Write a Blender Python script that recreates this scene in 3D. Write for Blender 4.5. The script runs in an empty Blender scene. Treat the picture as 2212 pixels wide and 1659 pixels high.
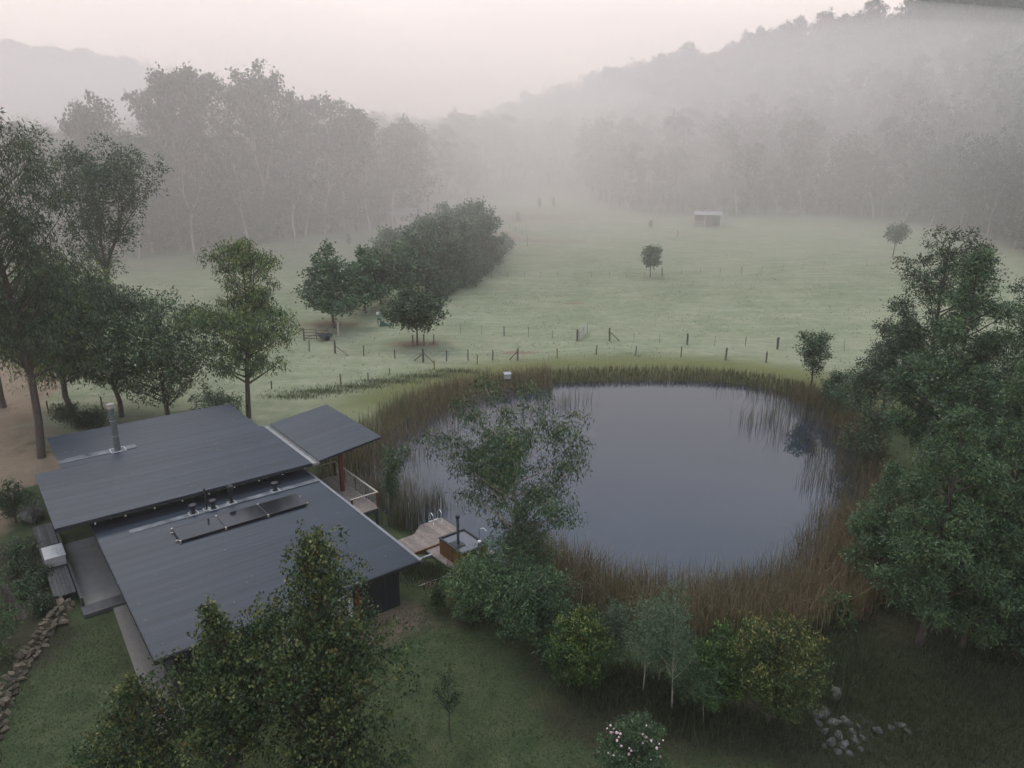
import bpy, bmesh, math, random
import numpy as np
from mathutils import Vector

sc = bpy.context.scene
# ------------------------------------------------------------------ camera
H = 21.0; TH = math.radians(17.0); F = 1533.0; CX, CY = 1106.0, 829.5     # pixel frame 2212 x 1659
cam = bpy.data.cameras.new('camera'); cam_o = bpy.data.objects.new('camera', cam)
sc.collection.objects.link(cam_o); sc.camera = cam_o
cam.sensor_width = 36.0; cam.lens = F / 2212 * 36.0; cam.clip_start = 0.2; cam.clip_end = 6000
cam_o.location = (0, 0, H); cam_o.rotation_euler = (math.radians(90) - TH, 0, 0)
# ------------------------------------------------------------------ world / sky / sun
SUN_EL, SUN_AZ = math.radians(58.0), math.radians(-35.0)
w = bpy.data.worlds.new('World'); sc.world = w; w.use_nodes = True
nt = w.node_tree; nt.nodes.clear()
def N(t, k, **kw):
    n = t.nodes.new(k)
    for a, b in kw.items(): setattr(n, a, b)
    return n
wo = N(nt, 'ShaderNodeOutputWorld'); bg = N(nt, 'ShaderNodeBackground'); bg.inputs['Strength'].default_value = 0.1
sky = N(nt, 'ShaderNodeTexSky'); sky.sky_type = 'NISHITA'; sky.sun_disc = False
sky.sun_elevation = SUN_EL; sky.sun_rotation = SUN_AZ; sky.air_density = 1.0; sky.dust_density = 3.0; sky.ozone_density = 1.5
tc = N(nt, 'ShaderNodeTexCoord'); sep = N(nt, 'ShaderNodeSeparateXYZ'); nt.links.new(tc.outputs['Generated'], sep.inputs[0])
cr = N(nt, 'ShaderNodeValToRGB'); nt.links.new(sep.outputs['Z'], cr.inputs[0])
el = cr.color_ramp.elements
el[0].position = 0.0; el[0].color = (0.90, 0.69, 0.47, 1)
el[1].position = 1.0; el[1].color = (0.66, 0.78, 0.96, 1)
for p, c in ((0.09, (0.86, 0.68, 0.51)), (0.15, (0.77, 0.635, 0.56)), (0.22, (0.68, 0.61, 0.60)), (0.34, (0.60, 0.59, 0.65)), (0.46, (0.55, 0.59, 0.69)), (0.6, (0.58, 0.66, 0.80))):
    e = el.new(p); e.color = c + (1,)
cmap = N(nt, 'ShaderNodeMapping'); cmap.inputs['Scale'].default_value = (1.2, 1.2, 6.0); nt.links.new(tc.outputs['Generated'], cmap.inputs[0])
cn = N(nt, 'ShaderNodeTexNoise'); cn.inputs['Scale'].default_value = 1.6; cn.inputs['Detail'].default_value = 5; nt.links.new(cmap.outputs[0], cn.inputs[0])
cmr = N(nt, 'ShaderNodeMapRange'); cmr.inputs[1].default_value = 0.3; cmr.inputs[2].default_value = 0.7; cmr.inputs[3].default_value = 8.3; cmr.inputs[4].default_value = 10.2
nt.links.new(cn.outputs[0], cmr.inputs[0])
vm = N(nt, 'ShaderNodeVectorMath', operation='SCALE'); nt.links.new(cr.outputs[0], vm.inputs[0]); nt.links.new(cmr.outputs[0], vm.inputs['Scale'])
mx = N(nt, 'ShaderNodeMix', data_type='RGBA'); mx.inputs[0].default_value = 0.95
nt.links.new(sky.outputs[0], mx.inputs[6]); nt.links.new(vm.outputs[0], mx.inputs[7])
nt.links.new(mx.outputs[2], bg.inputs[0]); nt.links.new(bg.outputs[0], wo.inputs[0])
sl = bpy.data.lights.new('sun', 'SUN'); sl.energy = 0.8; sl.angle = math.radians(24); sl.color = (1, 0.9, 0.8)
so = bpy.data.objects.new('sun', sl); sc.collection.objects.link(so)
_d = Vector((-math.sin(SUN_AZ) * math.cos(SUN_EL), -math.cos(SUN_AZ) * math.cos(SUN_EL), -math.sin(SUN_EL)))
so.rotation_euler = _d.to_track_quat('-Z', 'Y').to_euler(); so.location = (0, 0, 200)
sc.view_settings.view_transform = 'Standard'; sc.view_settings.look = 'None'; sc.view_settings.gamma = 1.0
sc.view_settings.exposure = 0.84; sc.view_settings.use_curve_mapping = False
sc.cycles.max_bounces = 7; sc.cycles.diffuse_bounces = 2; sc.cycles.glossy_bounces = 3; sc.cycles.transmission_bounces = 4
sc.cycles.volume_bounces = 4; sc.cycles.transparent_max_bounces = 32
sc.cycles.use_denoising = True; sc.cycles.caustics_reflective = False; sc.cycles.caustics_refractive = False

# ------------------------------------------------------------------ helpers
rs = np.random.default_rng(7)
COL = sc.collection
def tag(o, label=None, cat=None, group=None, kind=None):
    if label: o['label'] = label
    if cat: o['category'] = cat
    if group: o['group'] = group
    if kind: o['kind'] = kind
    return o
def thing(name, label, cat, loc=(0, 0, 0), rz=0.0, group=None):
    o = bpy.data.objects.new(name, None); COL.objects.link(o)
    o.empty_display_size = 0.2; o.location = loc; o.rotation_euler = (0, 0, rz)
    return tag(o, label, cat, group)
def link(name, me, parent=None, loc=None, rot=None):
    o = bpy.data.objects.new(name, me); COL.objects.link(o)
    if parent is not None: o.parent = parent
    if loc is not None: o.location = loc
    if rot is not None: o.rotation_euler = rot
    return o
def copy_tree(o, parent=None):
    c = o.copy(); COL.objects.link(c)
    if parent is not None: c.parent = parent
    for ch in o.children: copy_tree(ch, c)
    return c
def quads_mesh(name, V, Q, mat=None, col=None, smooth=False):
    V = np.asarray(V, np.float32); Q = np.asarray(Q, np.int32)
    me = bpy.data.meshes.new(name); n = len(Q); k = Q.shape[1]
    me.vertices.add(len(V)); me.vertices.foreach_set('co', V.ravel())
    me.loops.add(n * k); me.loops.foreach_set('vertex_index', Q.ravel())
    me.polygons.add(n); me.polygons.foreach_set('loop_start', np.arange(0, n * k, k, dtype=np.int32))
    if smooth: me.polygons.foreach_set('use_smooth', np.ones(n, bool))
    if col is not None:
        a = me.color_attributes.new('Col', 'FLOAT_COLOR', 'POINT')
        c = np.ones((len(V), 4), np.float32); c[:, :3] = col; a.data.foreach_set('color', c.ravel())
    me.update(calc_edges=True); me.validate()
    if mat: me.materials.append(mat)
    return me
class MB:
    """collects boxes, bars and tubes into one mesh"""
    def __init__(s): s.v = []; s.f = []
    def add(s, V, Fc):
        b = len(s.v); s.v += [tuple(map(float, p)) for p in V]; s.f += [tuple(int(i) + b for i in f) for f in Fc]; return s
    def box(s, a, b):
        (x0, y0, z0), (x1, y1, z1) = a, b
        V = [(x0, y0, z0), (x1, y0, z0), (x1, y1, z0), (x0, y1, z0), (x0, y0, z1), (x1, y0, z1), (x1, y1, z1), (x0, y1, z1)]
        return s.add(V, [(3, 2, 1, 0), (4, 5, 6, 7), (0, 1, 5, 4), (1, 2, 6, 5), (2, 3, 7, 6), (3, 0, 4, 7)])
    def bar(s, p, q, wd, ht):
        p, q = np.array(p, float), np.array(q, float); d = q - p; d /= np.linalg.norm(d)
        up = np.array([0, 0, 1.0]) if abs(d[2]) < .95 else np.array([1.0, 0, 0])
        a = np.cross(d, up); a /= np.linalg.norm(a); b = np.cross(a, d)
        V = [e + a * sx * wd / 2 + b * sz * ht / 2 for e in (p, q) for sx, sz in ((-1, -1), (1, -1), (1, 1), (-1, 1))]
        return s.add(V, [(0, 1, 2, 3), (7, 6, 5, 4), (0, 4, 5, 1), (1, 5, 6, 2), (2, 6, 7, 3), (3, 7, 4, 0)])
    def tube(s, pts, rad, n=8, cap=True):
        V, Q = tube_np(pts, rad, n); b = len(s.v); s.add(V, Q)
        if cap:
            k = len(pts); s.f.append(tuple(b + i for i in reversed(range(n)))); s.f.append(tuple(b + (k - 1) * n + i for i in range(n)))
        return s
    def build(s, name, mat, parent=None, bevel=0.0, smooth=False):
        me = bpy.data.meshes.new(name); me.from_pydata(s.v, [], s.f); me.update()
        if bevel:
            bm = bmesh.new(); bm.from_mesh(me)
            bmesh.ops.bevel(bm, geom=list(bm.edges), offset=bevel, segments=1, affect='EDGES', profile=.5); bm.to_mesh(me); bm.free()
        if smooth:
            for p in me.polygons: p.use_smooth = True
        me.materials.append(mat)
        return link(name, me, parent)
def tube_np(pts, rad, n=6):
    pts = np.asarray(pts, float); k = len(pts); rad = np.broadcast_to(np.asarray(rad, float), (k,))
    t = np.gradient(pts, axis=0); t /= np.linalg.norm(t, axis=1)[:, None] + 1e-9
    ref = np.where(np.abs(t[:, 2:3]) < .9, np.array([[0, 0, 1.0]]), np.array([[1.0, 0, 0]]))
    if abs(t[:, 2]).max() >= .9: ref = np.tile([[1.0, 0.013, 0]], (k, 1))
    a = np.cross(t, ref); a /= np.linalg.norm(a, axis=1)[:, None] + 1e-9; b = np.cross(t, a)
    th = np.arange(n) * 2 * math.pi / n
    V = pts[:, None, :] + rad[:, None, None] * (a[:, None, :] * np.cos(th)[None, :, None] + b[:, None, :] * np.sin(th)[None, :, None])
    i = np.arange(k - 1)[:, None] * n; j = np.arange(n)[None, :]; j2 = (j + 1) % n
    Q = np.stack([i + j, i + n + j, i + n + j2, i + j2], -1).reshape(-1, 4)
    return V.reshape(-1, 3), Q
# ------------------------------------------------------------------ materials
def mat(name, color, rough=.7, var=.25, scale=8.0, spec=.3, metallic=0.0, bump=0.0, bscale=None, color2=None, coords='Object', stretch=None, obj_rand=0.0):
    m = bpy.data.materials.new(name); m.use_nodes = True; t = m.node_tree; b = t.nodes['Principled BSDF']
    b.inputs['Roughness'].default_value = rough; b.inputs['Specular IOR Level'].default_value = spec; b.inputs['Metallic'].default_value = metallic
    co = N(t, 'ShaderNodeTexCoord'); mp = N(t, 'ShaderNodeMapping'); t.links.new(co.outputs[coords], mp.inputs[0])
    if stretch: mp.inputs['Scale'].default_value = stretch
    nz = N(t, 'ShaderNodeTexNoise'); nz.inputs['Scale'].default_value = scale; nz.inputs['Detail'].default_value = 6; nz.inputs['Roughness'].default_value = .65
    t.links.new(mp.outputs[0], nz.inputs[0])
    r = N(t, 'ShaderNodeValToRGB'); t.links.new(nz.outputs[0], r.inputs[0])
    c2 = color2 or tuple(c * (1 - var) for c in color); c1 = tuple(min(1, c * (1 + var)) for c in color) if not color2 else color
    r.color_ramp.elements[0].position = .3; r.color_ramp.elements[1].position = .7
    r.color_ramp.elements[0].color = tuple(c2) + (1,); r.color_ramp.elements[1].color = tuple(c1) + (1,)
    src = r.outputs[0]
    if obj_rand:
        oi = N(t, 'ShaderNodeObjectInfo'); mr = N(t, 'ShaderNodeMapRange'); mr.inputs[3].default_value = 1 - obj_rand; mr.inputs[4].default_value = 1 + obj_rand
        t.links.new(oi.outputs['Random'], mr.inputs[0]); vs = N(t, 'ShaderNodeVectorMath', operation='SCALE')
        t.links.new(src, vs.inputs[0]); t.links.new(mr.outputs[0], vs.inputs['Scale']); src = vs.outputs[0]
    t.links.new(src, b.inputs['Base Color'])
    if bump:
        n2 = N(t, 'ShaderNodeTexNoise'); n2.inputs['Scale'].default_value = bscale or scale * 3; n2.inputs['Detail'].default_value = 5
        t.links.new(mp.outputs[0], n2.inputs[0]); bp = N(t, 'ShaderNodeBump'); bp.inputs['Strength'].default_value = bump; bp.inputs['Distance'].default_value = .03
        t.links.new(n2.outputs[0], bp.inputs['Height']); t.links.new(bp.outputs[0], b.inputs['Normal'])
    return m
def leaf_mat(name, rough=.5, transl=.14, rnd=.18, spec=.3):
    m = bpy.data.materials.new(name); m.use_nodes = True; t = m.node_tree; b = t.nodes['Principled BSDF']; out = t.nodes['Material Output']
    at_ = N(t, 'ShaderNodeVertexColor', layer_name='Col'); oi = N(t, 'ShaderNodeObjectInfo')
    mr = N(t, 'ShaderNodeMapRange'); mr.inputs[3].default_value = 1 - rnd; mr.inputs[4].default_value = 1 + rnd
    t.links.new(oi.outputs['Random'], mr.inputs[0]); vs = N(t, 'ShaderNodeVectorMath', operation='SCALE')
    t.links.new(at_.outputs[0], vs.inputs[0]); t.links.new(mr.outputs[0], vs.inputs['Scale'])
    b.inputs['Roughness'].default_value = rough; b.inputs['Specular IOR Level'].default_value = spec
    t.links.new(vs.outputs[0], b.inputs['Base Color'])
    tr = N(t, 'ShaderNodeBsdfTranslucent'); t.links.new(vs.outputs[0], tr.inputs[0])
    ms = N(t, 'ShaderNodeMixShader'); ms.inputs[0].default_value = transl
    t.links.new(b.outputs[0], ms.inputs[1]); t.links.new(tr.outputs[0], ms.inputs[2]); t.links.new(ms.outputs[0], out.inputs[0])
    return m
M_LEAF = leaf_mat('leaf'); M_REED = leaf_mat('reed_blade', .65, .15, 0.05)
M_BARK = mat('bark_grey_brown', (.12, .10, .085), .85, color2=(.04, .034, .03), scale=5, stretch=(3, 3, .5), bump=.6, bscale=14, obj_rand=.15)
M_BARKP = mat('bark_pale_gum', (.42, .37, .33), .8, color2=(.2, .16, .14), scale=3, stretch=(2, 2, .6), bump=.3, obj_rand=.12)
M_STEM = mat('stem_white', (.4, .38, .33), .7, color2=(.22, .2, .17), scale=4)
M_ROOF = mat('roof_charcoal_steel', (.040, .051, .068), .42, color2=(.012, .017, .025), scale=.9, spec=.36, obj_rand=.14, stretch=(.12, 11, 1))  # fine streaks along the sheets paint rib shading into the steel colour
M_ROOFT = mat('roof_tray_flashing', (.27, .275, .29), .22, color2=(.05, .055, .065), scale=1.2, spec=.6)
M_GUTTER = mat('gutter_galvanised', (.34, .34, .34), .4, color2=(.2, .2, .2), scale=3, spec=.5, metallic=.3)
M_BARGE = mat('barge_flashing', (.2, .2, .215), .4, color2=(.13, .13, .14), scale=3)
M_FLUE = mat('flue_green_steel', (.13, .155, .165), .45, color2=(.07, .088, .098), scale=4, spec=.5, metallic=.3)
M_CAP = mat('flue_cap_steel', (.55, .53, .5), .35, color2=(.3, .28, .25), scale=6, metallic=.6)
M_DARK = mat('black_plastic', (.018, .02, .022), .45, var=.3)
M_SEAL = mat('white_sealant', (.6, .6, .58), .6)
M_CLAD = mat('charcoal_cladding', (.022, .026, .030), .6, color2=(.015, .018, .021), scale=2)
M_REDT = mat('redwood_stained', (.16, .045, .025), .6, color2=(.08, .022, .014), scale=3, stretch=(6, 6, .7), bump=.2)
M_TIMB = mat('weathered_timber', (.27, .22, .185), .8, color2=(.15, .122, .105), scale=4, stretch=(1, 1, 1), bump=.25, obj_rand=.16)
M_TIMBD = mat('dark_wet_timber', (.085, .083, .085), .7, color2=(.045, .045, .047), scale=4, bump=.3, obj_rand=.25)
M_RAIL = mat('pale_handrail', (.42, .37, .29), .7, color2=(.28, .24, .19), scale=5)
M_TUBW = mat('tub_cedar', (.26, .125, .045), .65, color2=(.12, .055, .022), scale=4, stretch=(3, 3, .6), obj_rand=.25)
M_STEEL = mat('stainless_steel', (.75, .75, .75), .2, var=.05, metallic=.9)
M_CONC = mat('concrete', (.20, .19, .175), .85, color2=(.14, .135, .125), scale=1.4, bump=.15, bscale=20)
M_AGG = mat('exposed_aggregate', (.24, .215, .19), .9, color2=(.11, .1, .09), scale=18, bump=.5, bscale=30)
M_WHITE = mat('white_powdercoat', (.62, .62, .62), .45, color2=(.45, .45, .44), scale=3)
M_POST = mat('weathered_post', (.19, .165, .145), .9, color2=(.07, .058, .05), scale=5, stretch=(4, 4, .8), bump=.5, obj_rand=.25)
M_PALEP = mat('pale_post', (.5, .47, .42), .9, color2=(.32, .3, .27), scale=5, obj_rand=.2)
M_WIRE = mat('fence_wire', (.22, .21, .2), .5, metallic=.5)
M_PICK = mat('star_picket', (.035, .035, .035), .7)
M_YELL = mat('ochre_post', (.34, .22, .06), .85, color2=(.2, .12, .035), scale=5)
M_STONE = mat('sandstone', (.17, .13, .09), .9, color2=(.045, .045, .034), scale=2.6, bump=.6, bscale=9, obj_rand=.38)
M_ROCK = mat('lichen_rock', (.14, .132, .12), .9, color2=(.025, .026, .022), scale=2.8, bump=.8, bscale=7, obj_rand=.22)
M_BOX = mat('galvanised_box', (.5, .5, .5), .4, color2=(.33, .33, .33), scale=3)
M_REDW = mat('red_barn_cladding', (.22, .04, .03), .8, color2=(.13, .025, .02), scale=3)
M_TIN = mat('zinc_roof', (.34, .34, .345), .5, color2=(.22, .22, .225), scale=1.5)
M_WWALL = mat('cream_weatherboard', (.5, .48, .43), .8, color2=(.38, .36, .33), scale=2)
M_FLOW = mat('pale_pink_petal', (.75, .52, .58), .6, var=.15, obj_rand=.1)
M_FLOWW = mat('white_petal', (.78, .76, .72), .6, var=.1)
def glass_mat(name, color, rough):
    m = bpy.data.materials.new(name); m.use_nodes = True; b = m.node_tree.nodes['Principled BSDF']
    b.inputs['Base Color'].default_value = color + (1,); b.inputs['Roughness'].default_value = rough; b.inputs['IOR'].default_value = 1.6
    b.inputs['Specular IOR Level'].default_value = .7
    return m
M_GLASS = glass_mat('dark_window_glass', (.02, .025, .03), .05)
M_CURT = mat('pale_blind', (.55, .58, .58), .6, var=.05)
M_TUBC = glass_mat('tub_water', (.05, .055, .065), .06)
def panel_mat():
    m = mat('solar_cell_glass', (.010, .012, .016), .10, color2=(.006, .007, .010), scale=30, spec=.4); return m
M_PV = panel_mat()
def water_mat():
    m = bpy.data.materials.new('pond_water'); m.use_nodes = True; t = m.node_tree; b = t.nodes['Principled BSDF']
    b.inputs['Base Color'].default_value = (.022, .030, .042, 1); b.inputs['Roughness'].default_value = .025
    b.inputs['IOR'].default_value = 1.5; b.inputs['Specular IOR Level'].default_value = .5
    co = N(t, 'ShaderNodeTexCoord'); mp = N(t, 'ShaderNodeMapping'); mp.inputs['Scale'].default_value = (1, .45, 1); t.links.new(co.outputs['Object'], mp.inputs[0])
    nz = N(t, 'ShaderNodeTexNoise'); nz.inputs['Scale'].default_value = 2.2; nz.inputs['Detail'].default_value = 3; t.links.new(mp.outputs[0], nz.inputs[0])
    bp = N(t, 'ShaderNodeBump'); bp.inputs['Strength'].default_value = .045; bp.inputs['Distance'].default_value = .05
    t.links.new(nz.outputs[0], bp.inputs['Height']); t.links.new(bp.outputs[0], b.inputs['Normal'])
    return m
M_WATER = water_mat()

# ------------------------------------------------------------------ terrain
_f = np.array([0, math.cos(TH), -math.sin(TH)]); _u = np.array([0, math.sin(TH), math.cos(TH)])
def ray(px, py):
    d = _f * F + np.array([1.0, 0, 0]) * (px - CX) - _u * (py - CY); return d / np.linalg.norm(d)
def atz(px, py, z):
    d = ray(px, py); return np.array([0, 0, H]) + d * ((z - H) / d[2])
def proj(x, y, z):
    q = np.stack([np.asarray(x, float), np.asarray(y, float), np.asarray(z, float) - H]); zz = q[1] * _f[1] + q[2] * _f[2]
    return CX + F * q[0] / zz, CY - F * (q[1] * _u[1] + q[2] * _u[2]) / zz, zz
POND_PX = [(770, 1000), (850, 930), (960, 862), (1150, 832), (1300, 826), (1450, 823), (1600, 831), (1720, 856), (1800, 905), (1862, 985), (1895, 1080), (1875, 1180),
           (1800, 1270), (1690, 1318), (1500, 1328), (1300, 1300), (1180, 1245), (1080, 1205), (1000, 1190), (905, 1142), (832, 1092), (785, 1050)]
def chaikin(P, n):
    for _ in range(n): P = np.concatenate([[.75 * a + .25 * b, .25 * a + .75 * b] for a, b in zip(P, np.roll(P, -1, 0))])
    return P
POND = chaikin(np.array([atz(px, py, 0)[:2] for px, py in POND_PX]), 2)
def seg_dist(x, y, P, closed=True):
    d = np.full(x.shape, 1e9); A = P if closed else P[:-1]; B = np.roll(P, -1, 0) if closed else P[1:]
    for a, b in zip(A, B):
        e = b - a; t = np.clip(((x - a[0]) * e[0] + (y - a[1]) * e[1]) / (e @ e + 1e-12), 0, 1)
        d = np.minimum(d, np.hypot(x - a[0] - t * e[0], y - a[1] - t * e[1]))
    return d
def inside(x, y, P):
    c = np.zeros(x.shape, bool)
    for a, b in zip(P, np.roll(P, -1, 0)):
        with np.errstate(divide='ignore', invalid='ignore'):
            c ^= ((a[1] > y) != (b[1] > y)) & (x < (b[0] - a[0]) * (y - a[1]) / (b[1] - a[1] + 1e-12) + a[0])
    return c
def sdist(x, y):
    d = seg_dist(x, y, POND); return np.where(inside(x, y, POND), -d, d)
def sstep(a, b, x):
    t = np.clip((x - a) / (b - a), 0, 1); return t * t * (3 - 2 * t)
def vnoise(x, y, s, seed=0):
    x = np.asarray(x) * s; y = np.asarray(y) * s; xi = np.floor(x).astype(int); yi = np.floor(y).astype(int); fx = x - xi; fy = y - yi
    fx = fx * fx * (3 - 2 * fx); fy = fy * fy * (3 - 2 * fy)
    def h(a, b):
        n = np.sin(a * 127.1 + b * 311.7 + seed * 74.7) * 43758.5453; return n - np.floor(n)
    return (h(xi, yi) * (1 - fx) + h(xi + 1, yi) * fx) * (1 - fy) + (h(xi, yi + 1) * (1 - fx) + h(xi + 1, yi + 1) * fx) * fy
RIDGE = np.array([(260, 180, 60), (222, 258, 58), (194, 305, 53), (140, 365, 47), (86, 455, 40), (45, 560, 22), (10, 700, 4)], float)
RIDGE2 = np.array([(-520, 330, 70), (-360, 430, 62), (-270, 500, 46), (-200, 570, 26), (-150, 640, 5)], float)
def ridge_z(x, y, R, width):
    z = np.zeros(x.shape)
    for a, b in zip(R[:-1], R[1:]):
        e = (b - a)[:2]; t = np.clip(((x - a[0]) * e[0] + (y - a[1]) * e[1]) / (e @ e), 0, 1)
        d = np.hypot(x - a[0] - t * e[0], y - a[1] - t * e[1]); z = np.maximum(z, (a[2] + t * (b[2] - a[2])) * sstep(width, 0, d))
    return z
BY = np.array([-60, 0, 80, 100, 125, 150, 182, 215, 260, 320, 450, 800, 1600, 3000.]); BZ = np.array([.2, .1, 0, .5, 1.6, 3.3, 6.1, 9.2, 13.4, 17, 19, 24, 30, 30.])
def ground(x, y):
    x = np.asarray(x, float); y = np.asarray(y, float); x, y = np.broadcast_arrays(x, y)
    d = sdist(x, y)
    z = np.where(d < 0, np.maximum(-1.6, d * .33 - .06), .95 * sstep(-.5, 5.0, d) - .09)
    z = z + np.interp(y, BY, BZ) * sstep(0, 10, d)
    z = z + ridge_z(x, y, RIDGE, 150.0) * .93 + ridge_z(x, y, RIDGE2, 190.0)
    z = z + (vnoise(x, y, .09, 1) - .5) * .35 * sstep(4, 14, d) * sstep(60, 75, y) + (vnoise(x, y, .03, 2) - .5) * 1.6 * sstep(85, 140, y)
    return z
def gz(x, y): return float(ground(np.array([x]), np.array([y]))[0])
def at(px, py):
    """point of the ground seen at a pixel"""
    d = ray(px, py); t = np.concatenate([np.linspace(15, 120, 500), np.linspace(120.5, 700, 900)])
    P = d[None] * t[:, None]; P[:, 2] += H; h = P[:, 2] - ground(P[:, 0], P[:, 1])
    i = int(np.argmax(h < 0)) if (h < 0).any() else len(t) - 1
    i = max(i, 1); k = h[i - 1] / (h[i - 1] - h[i] + 1e-9); k = min(max(k, 0), 1); p = P[i - 1] * (1 - k) + P[i] * k
    return np.array([p[0], p[1], gz(p[0], p[1])])
def depth_at(p): return p[1] * _f[1] + (p[2] - H) * _f[2]
def ztop(base, py):
    """height of a vertical over a base whose top shows at pixel row py"""
    k = (CY - py) / F; y = base[1]; c, s = math.cos(TH), math.sin(TH)
    dz = y * (k * c - s) / (c + k * s); return H + dz - base[2]

# house frame
HA = atz(335, 1430, 3.4)[:2]; HR = math.radians(38.5)
hex_ = np.array([math.cos(HR), math.sin(HR)]); hey_ = np.array([-math.sin(HR), math.cos(HR)])
def hw(u, v): return HA + hex_ * u + hey_ * v
def huv(x, y):
    return (x - HA[0]) * hex_[0] + (y - HA[1]) * hex_[1], (x - HA[0]) * hey_[0] + (y - HA[1]) * hey_[1]

def grow_axis(lo, hi, step, far_lo, far_hi, g=1.14):
    a = list(np.arange(lo, hi + 1e-6, step)); s = step; v = hi
    while v < far_hi: s *= g; v += s; a.append(v)
    s = step; v = lo
    while v > far_lo: s *= g; v -= s; a.insert(0, v)
    return np.array(a)
gx = grow_axis(-52, 48, .5, -1250, 1250, 1.09); gy = grow_axis(12, 100, .5, -50, 690, 1.05)
GX, GY = np.meshgrid(gx, gy); Gx, Gy = GX.ravel(), GY.ravel()
GZ = ground(Gx, Gy)
nx, ny = len(gx), len(gy); I = (np.arange(ny - 1)[:, None] * nx + np.arange(nx - 1)[None, :]).ravel()
GQ = np.stack([I, I + 1, I + nx + 1, I + nx], -1)
# region weights: r = dirt, g = pasture, b = mulch / leaf litter
hu, hv = huv(Gx, Gy); gd = sdist(Gx, Gy)
def blob(px, py, r, sx=1.0, sy=1.0):
    p = at(px, py); return np.exp(-((((Gx - p[0]) / sx) ** 2 + ((Gy - p[1]) / sy) ** 2) / (r * r)))
n1 = vnoise(Gx, Gy, .55, 5); n2 = vnoise(Gx, Gy, 1.3, 6); n3 = vnoise(Gx, Gy, .16, 7)
dirt = np.zeros(len(Gx))
for q in [(842, 1335, 1.7, 1.3, .8), (805, 1375, 1.0), (925, 1258, .55), (1243, 655, 1.0, 2.2, .9), (905, 742, 2.6, 1.5, .7), (1120, 762, 1.6, 1.6, .6), (1150, 470, 6, 2.5, 1.0),
          (1180, 520, 5, 2, .6), (1005, 800, 1.1, 2, .4), (720, 700, 3, 1.6, .6), (1080, 510, 5, 1, 1.6), (40, 950, 3.2), (10, 905, 3.5), (60, 1005, 2.4), (20, 1020, 2.6), (5, 860, 3)]:
    dirt += blob(*q) * (.55 + .9 * n2)
drive = sstep(-1.5, -4.0, hu) * sstep(19, 23, hv) * sstep(44, 30, hv) + sstep(-40, -46, Gx) * sstep(48, 56, Gy) * sstep(100, 85, Gy)
drive += sstep(27.2, 28.2, hv) * sstep(33, 29.5, hv) * sstep(3, -1, hu)
dirt = np.clip(dirt + drive * (.75 + .5 * n1), 0, 1)
past = sstep(60, 72, Gy) * sstep(3, 7, gd + n1 * 2) + sstep(46, 56, Gy) * sstep(-9, -13, Gx) * .85
bank = np.exp(-((gd - 4.5) / 3.2) ** 2) * sstep(52, 62, Gy)
mulch = sstep(-1.8, -2.4, hu) * sstep(7, 9, hv) * sstep(20.5, 18.5, hv) * sstep(-9, -7, hu)
mulch += sstep(14, 20, Gx + n1 * 3) * sstep(34, 29, Gy) * .35 + np.exp(-((gd - 2.6) / 2.2) ** 2) * sstep(46, 34, Gy) * .8 * sstep(-3, 0, Gx)
for q in [(1330, 1560, 2.2, 1.6, .6), (1180, 1450, 1.6), (1640, 1580, 3.0, 1.6, .7), (1420, 1520, 2.0, 1.5, .6), (1850, 1620, 3), (2000, 1500, 4), (80, 1400, 2), (1010, 1330, 1.4), (2150, 1450, 4)]:
    mulch += blob(*q) * (.5 + .6 * n2)
past = np.clip(past, 0, 1); mulch = np.clip(mulch, 0, 1); bank = np.clip(bank, 0, 1)
rgb = np.stack([dirt, past, mulch], -1)
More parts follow.
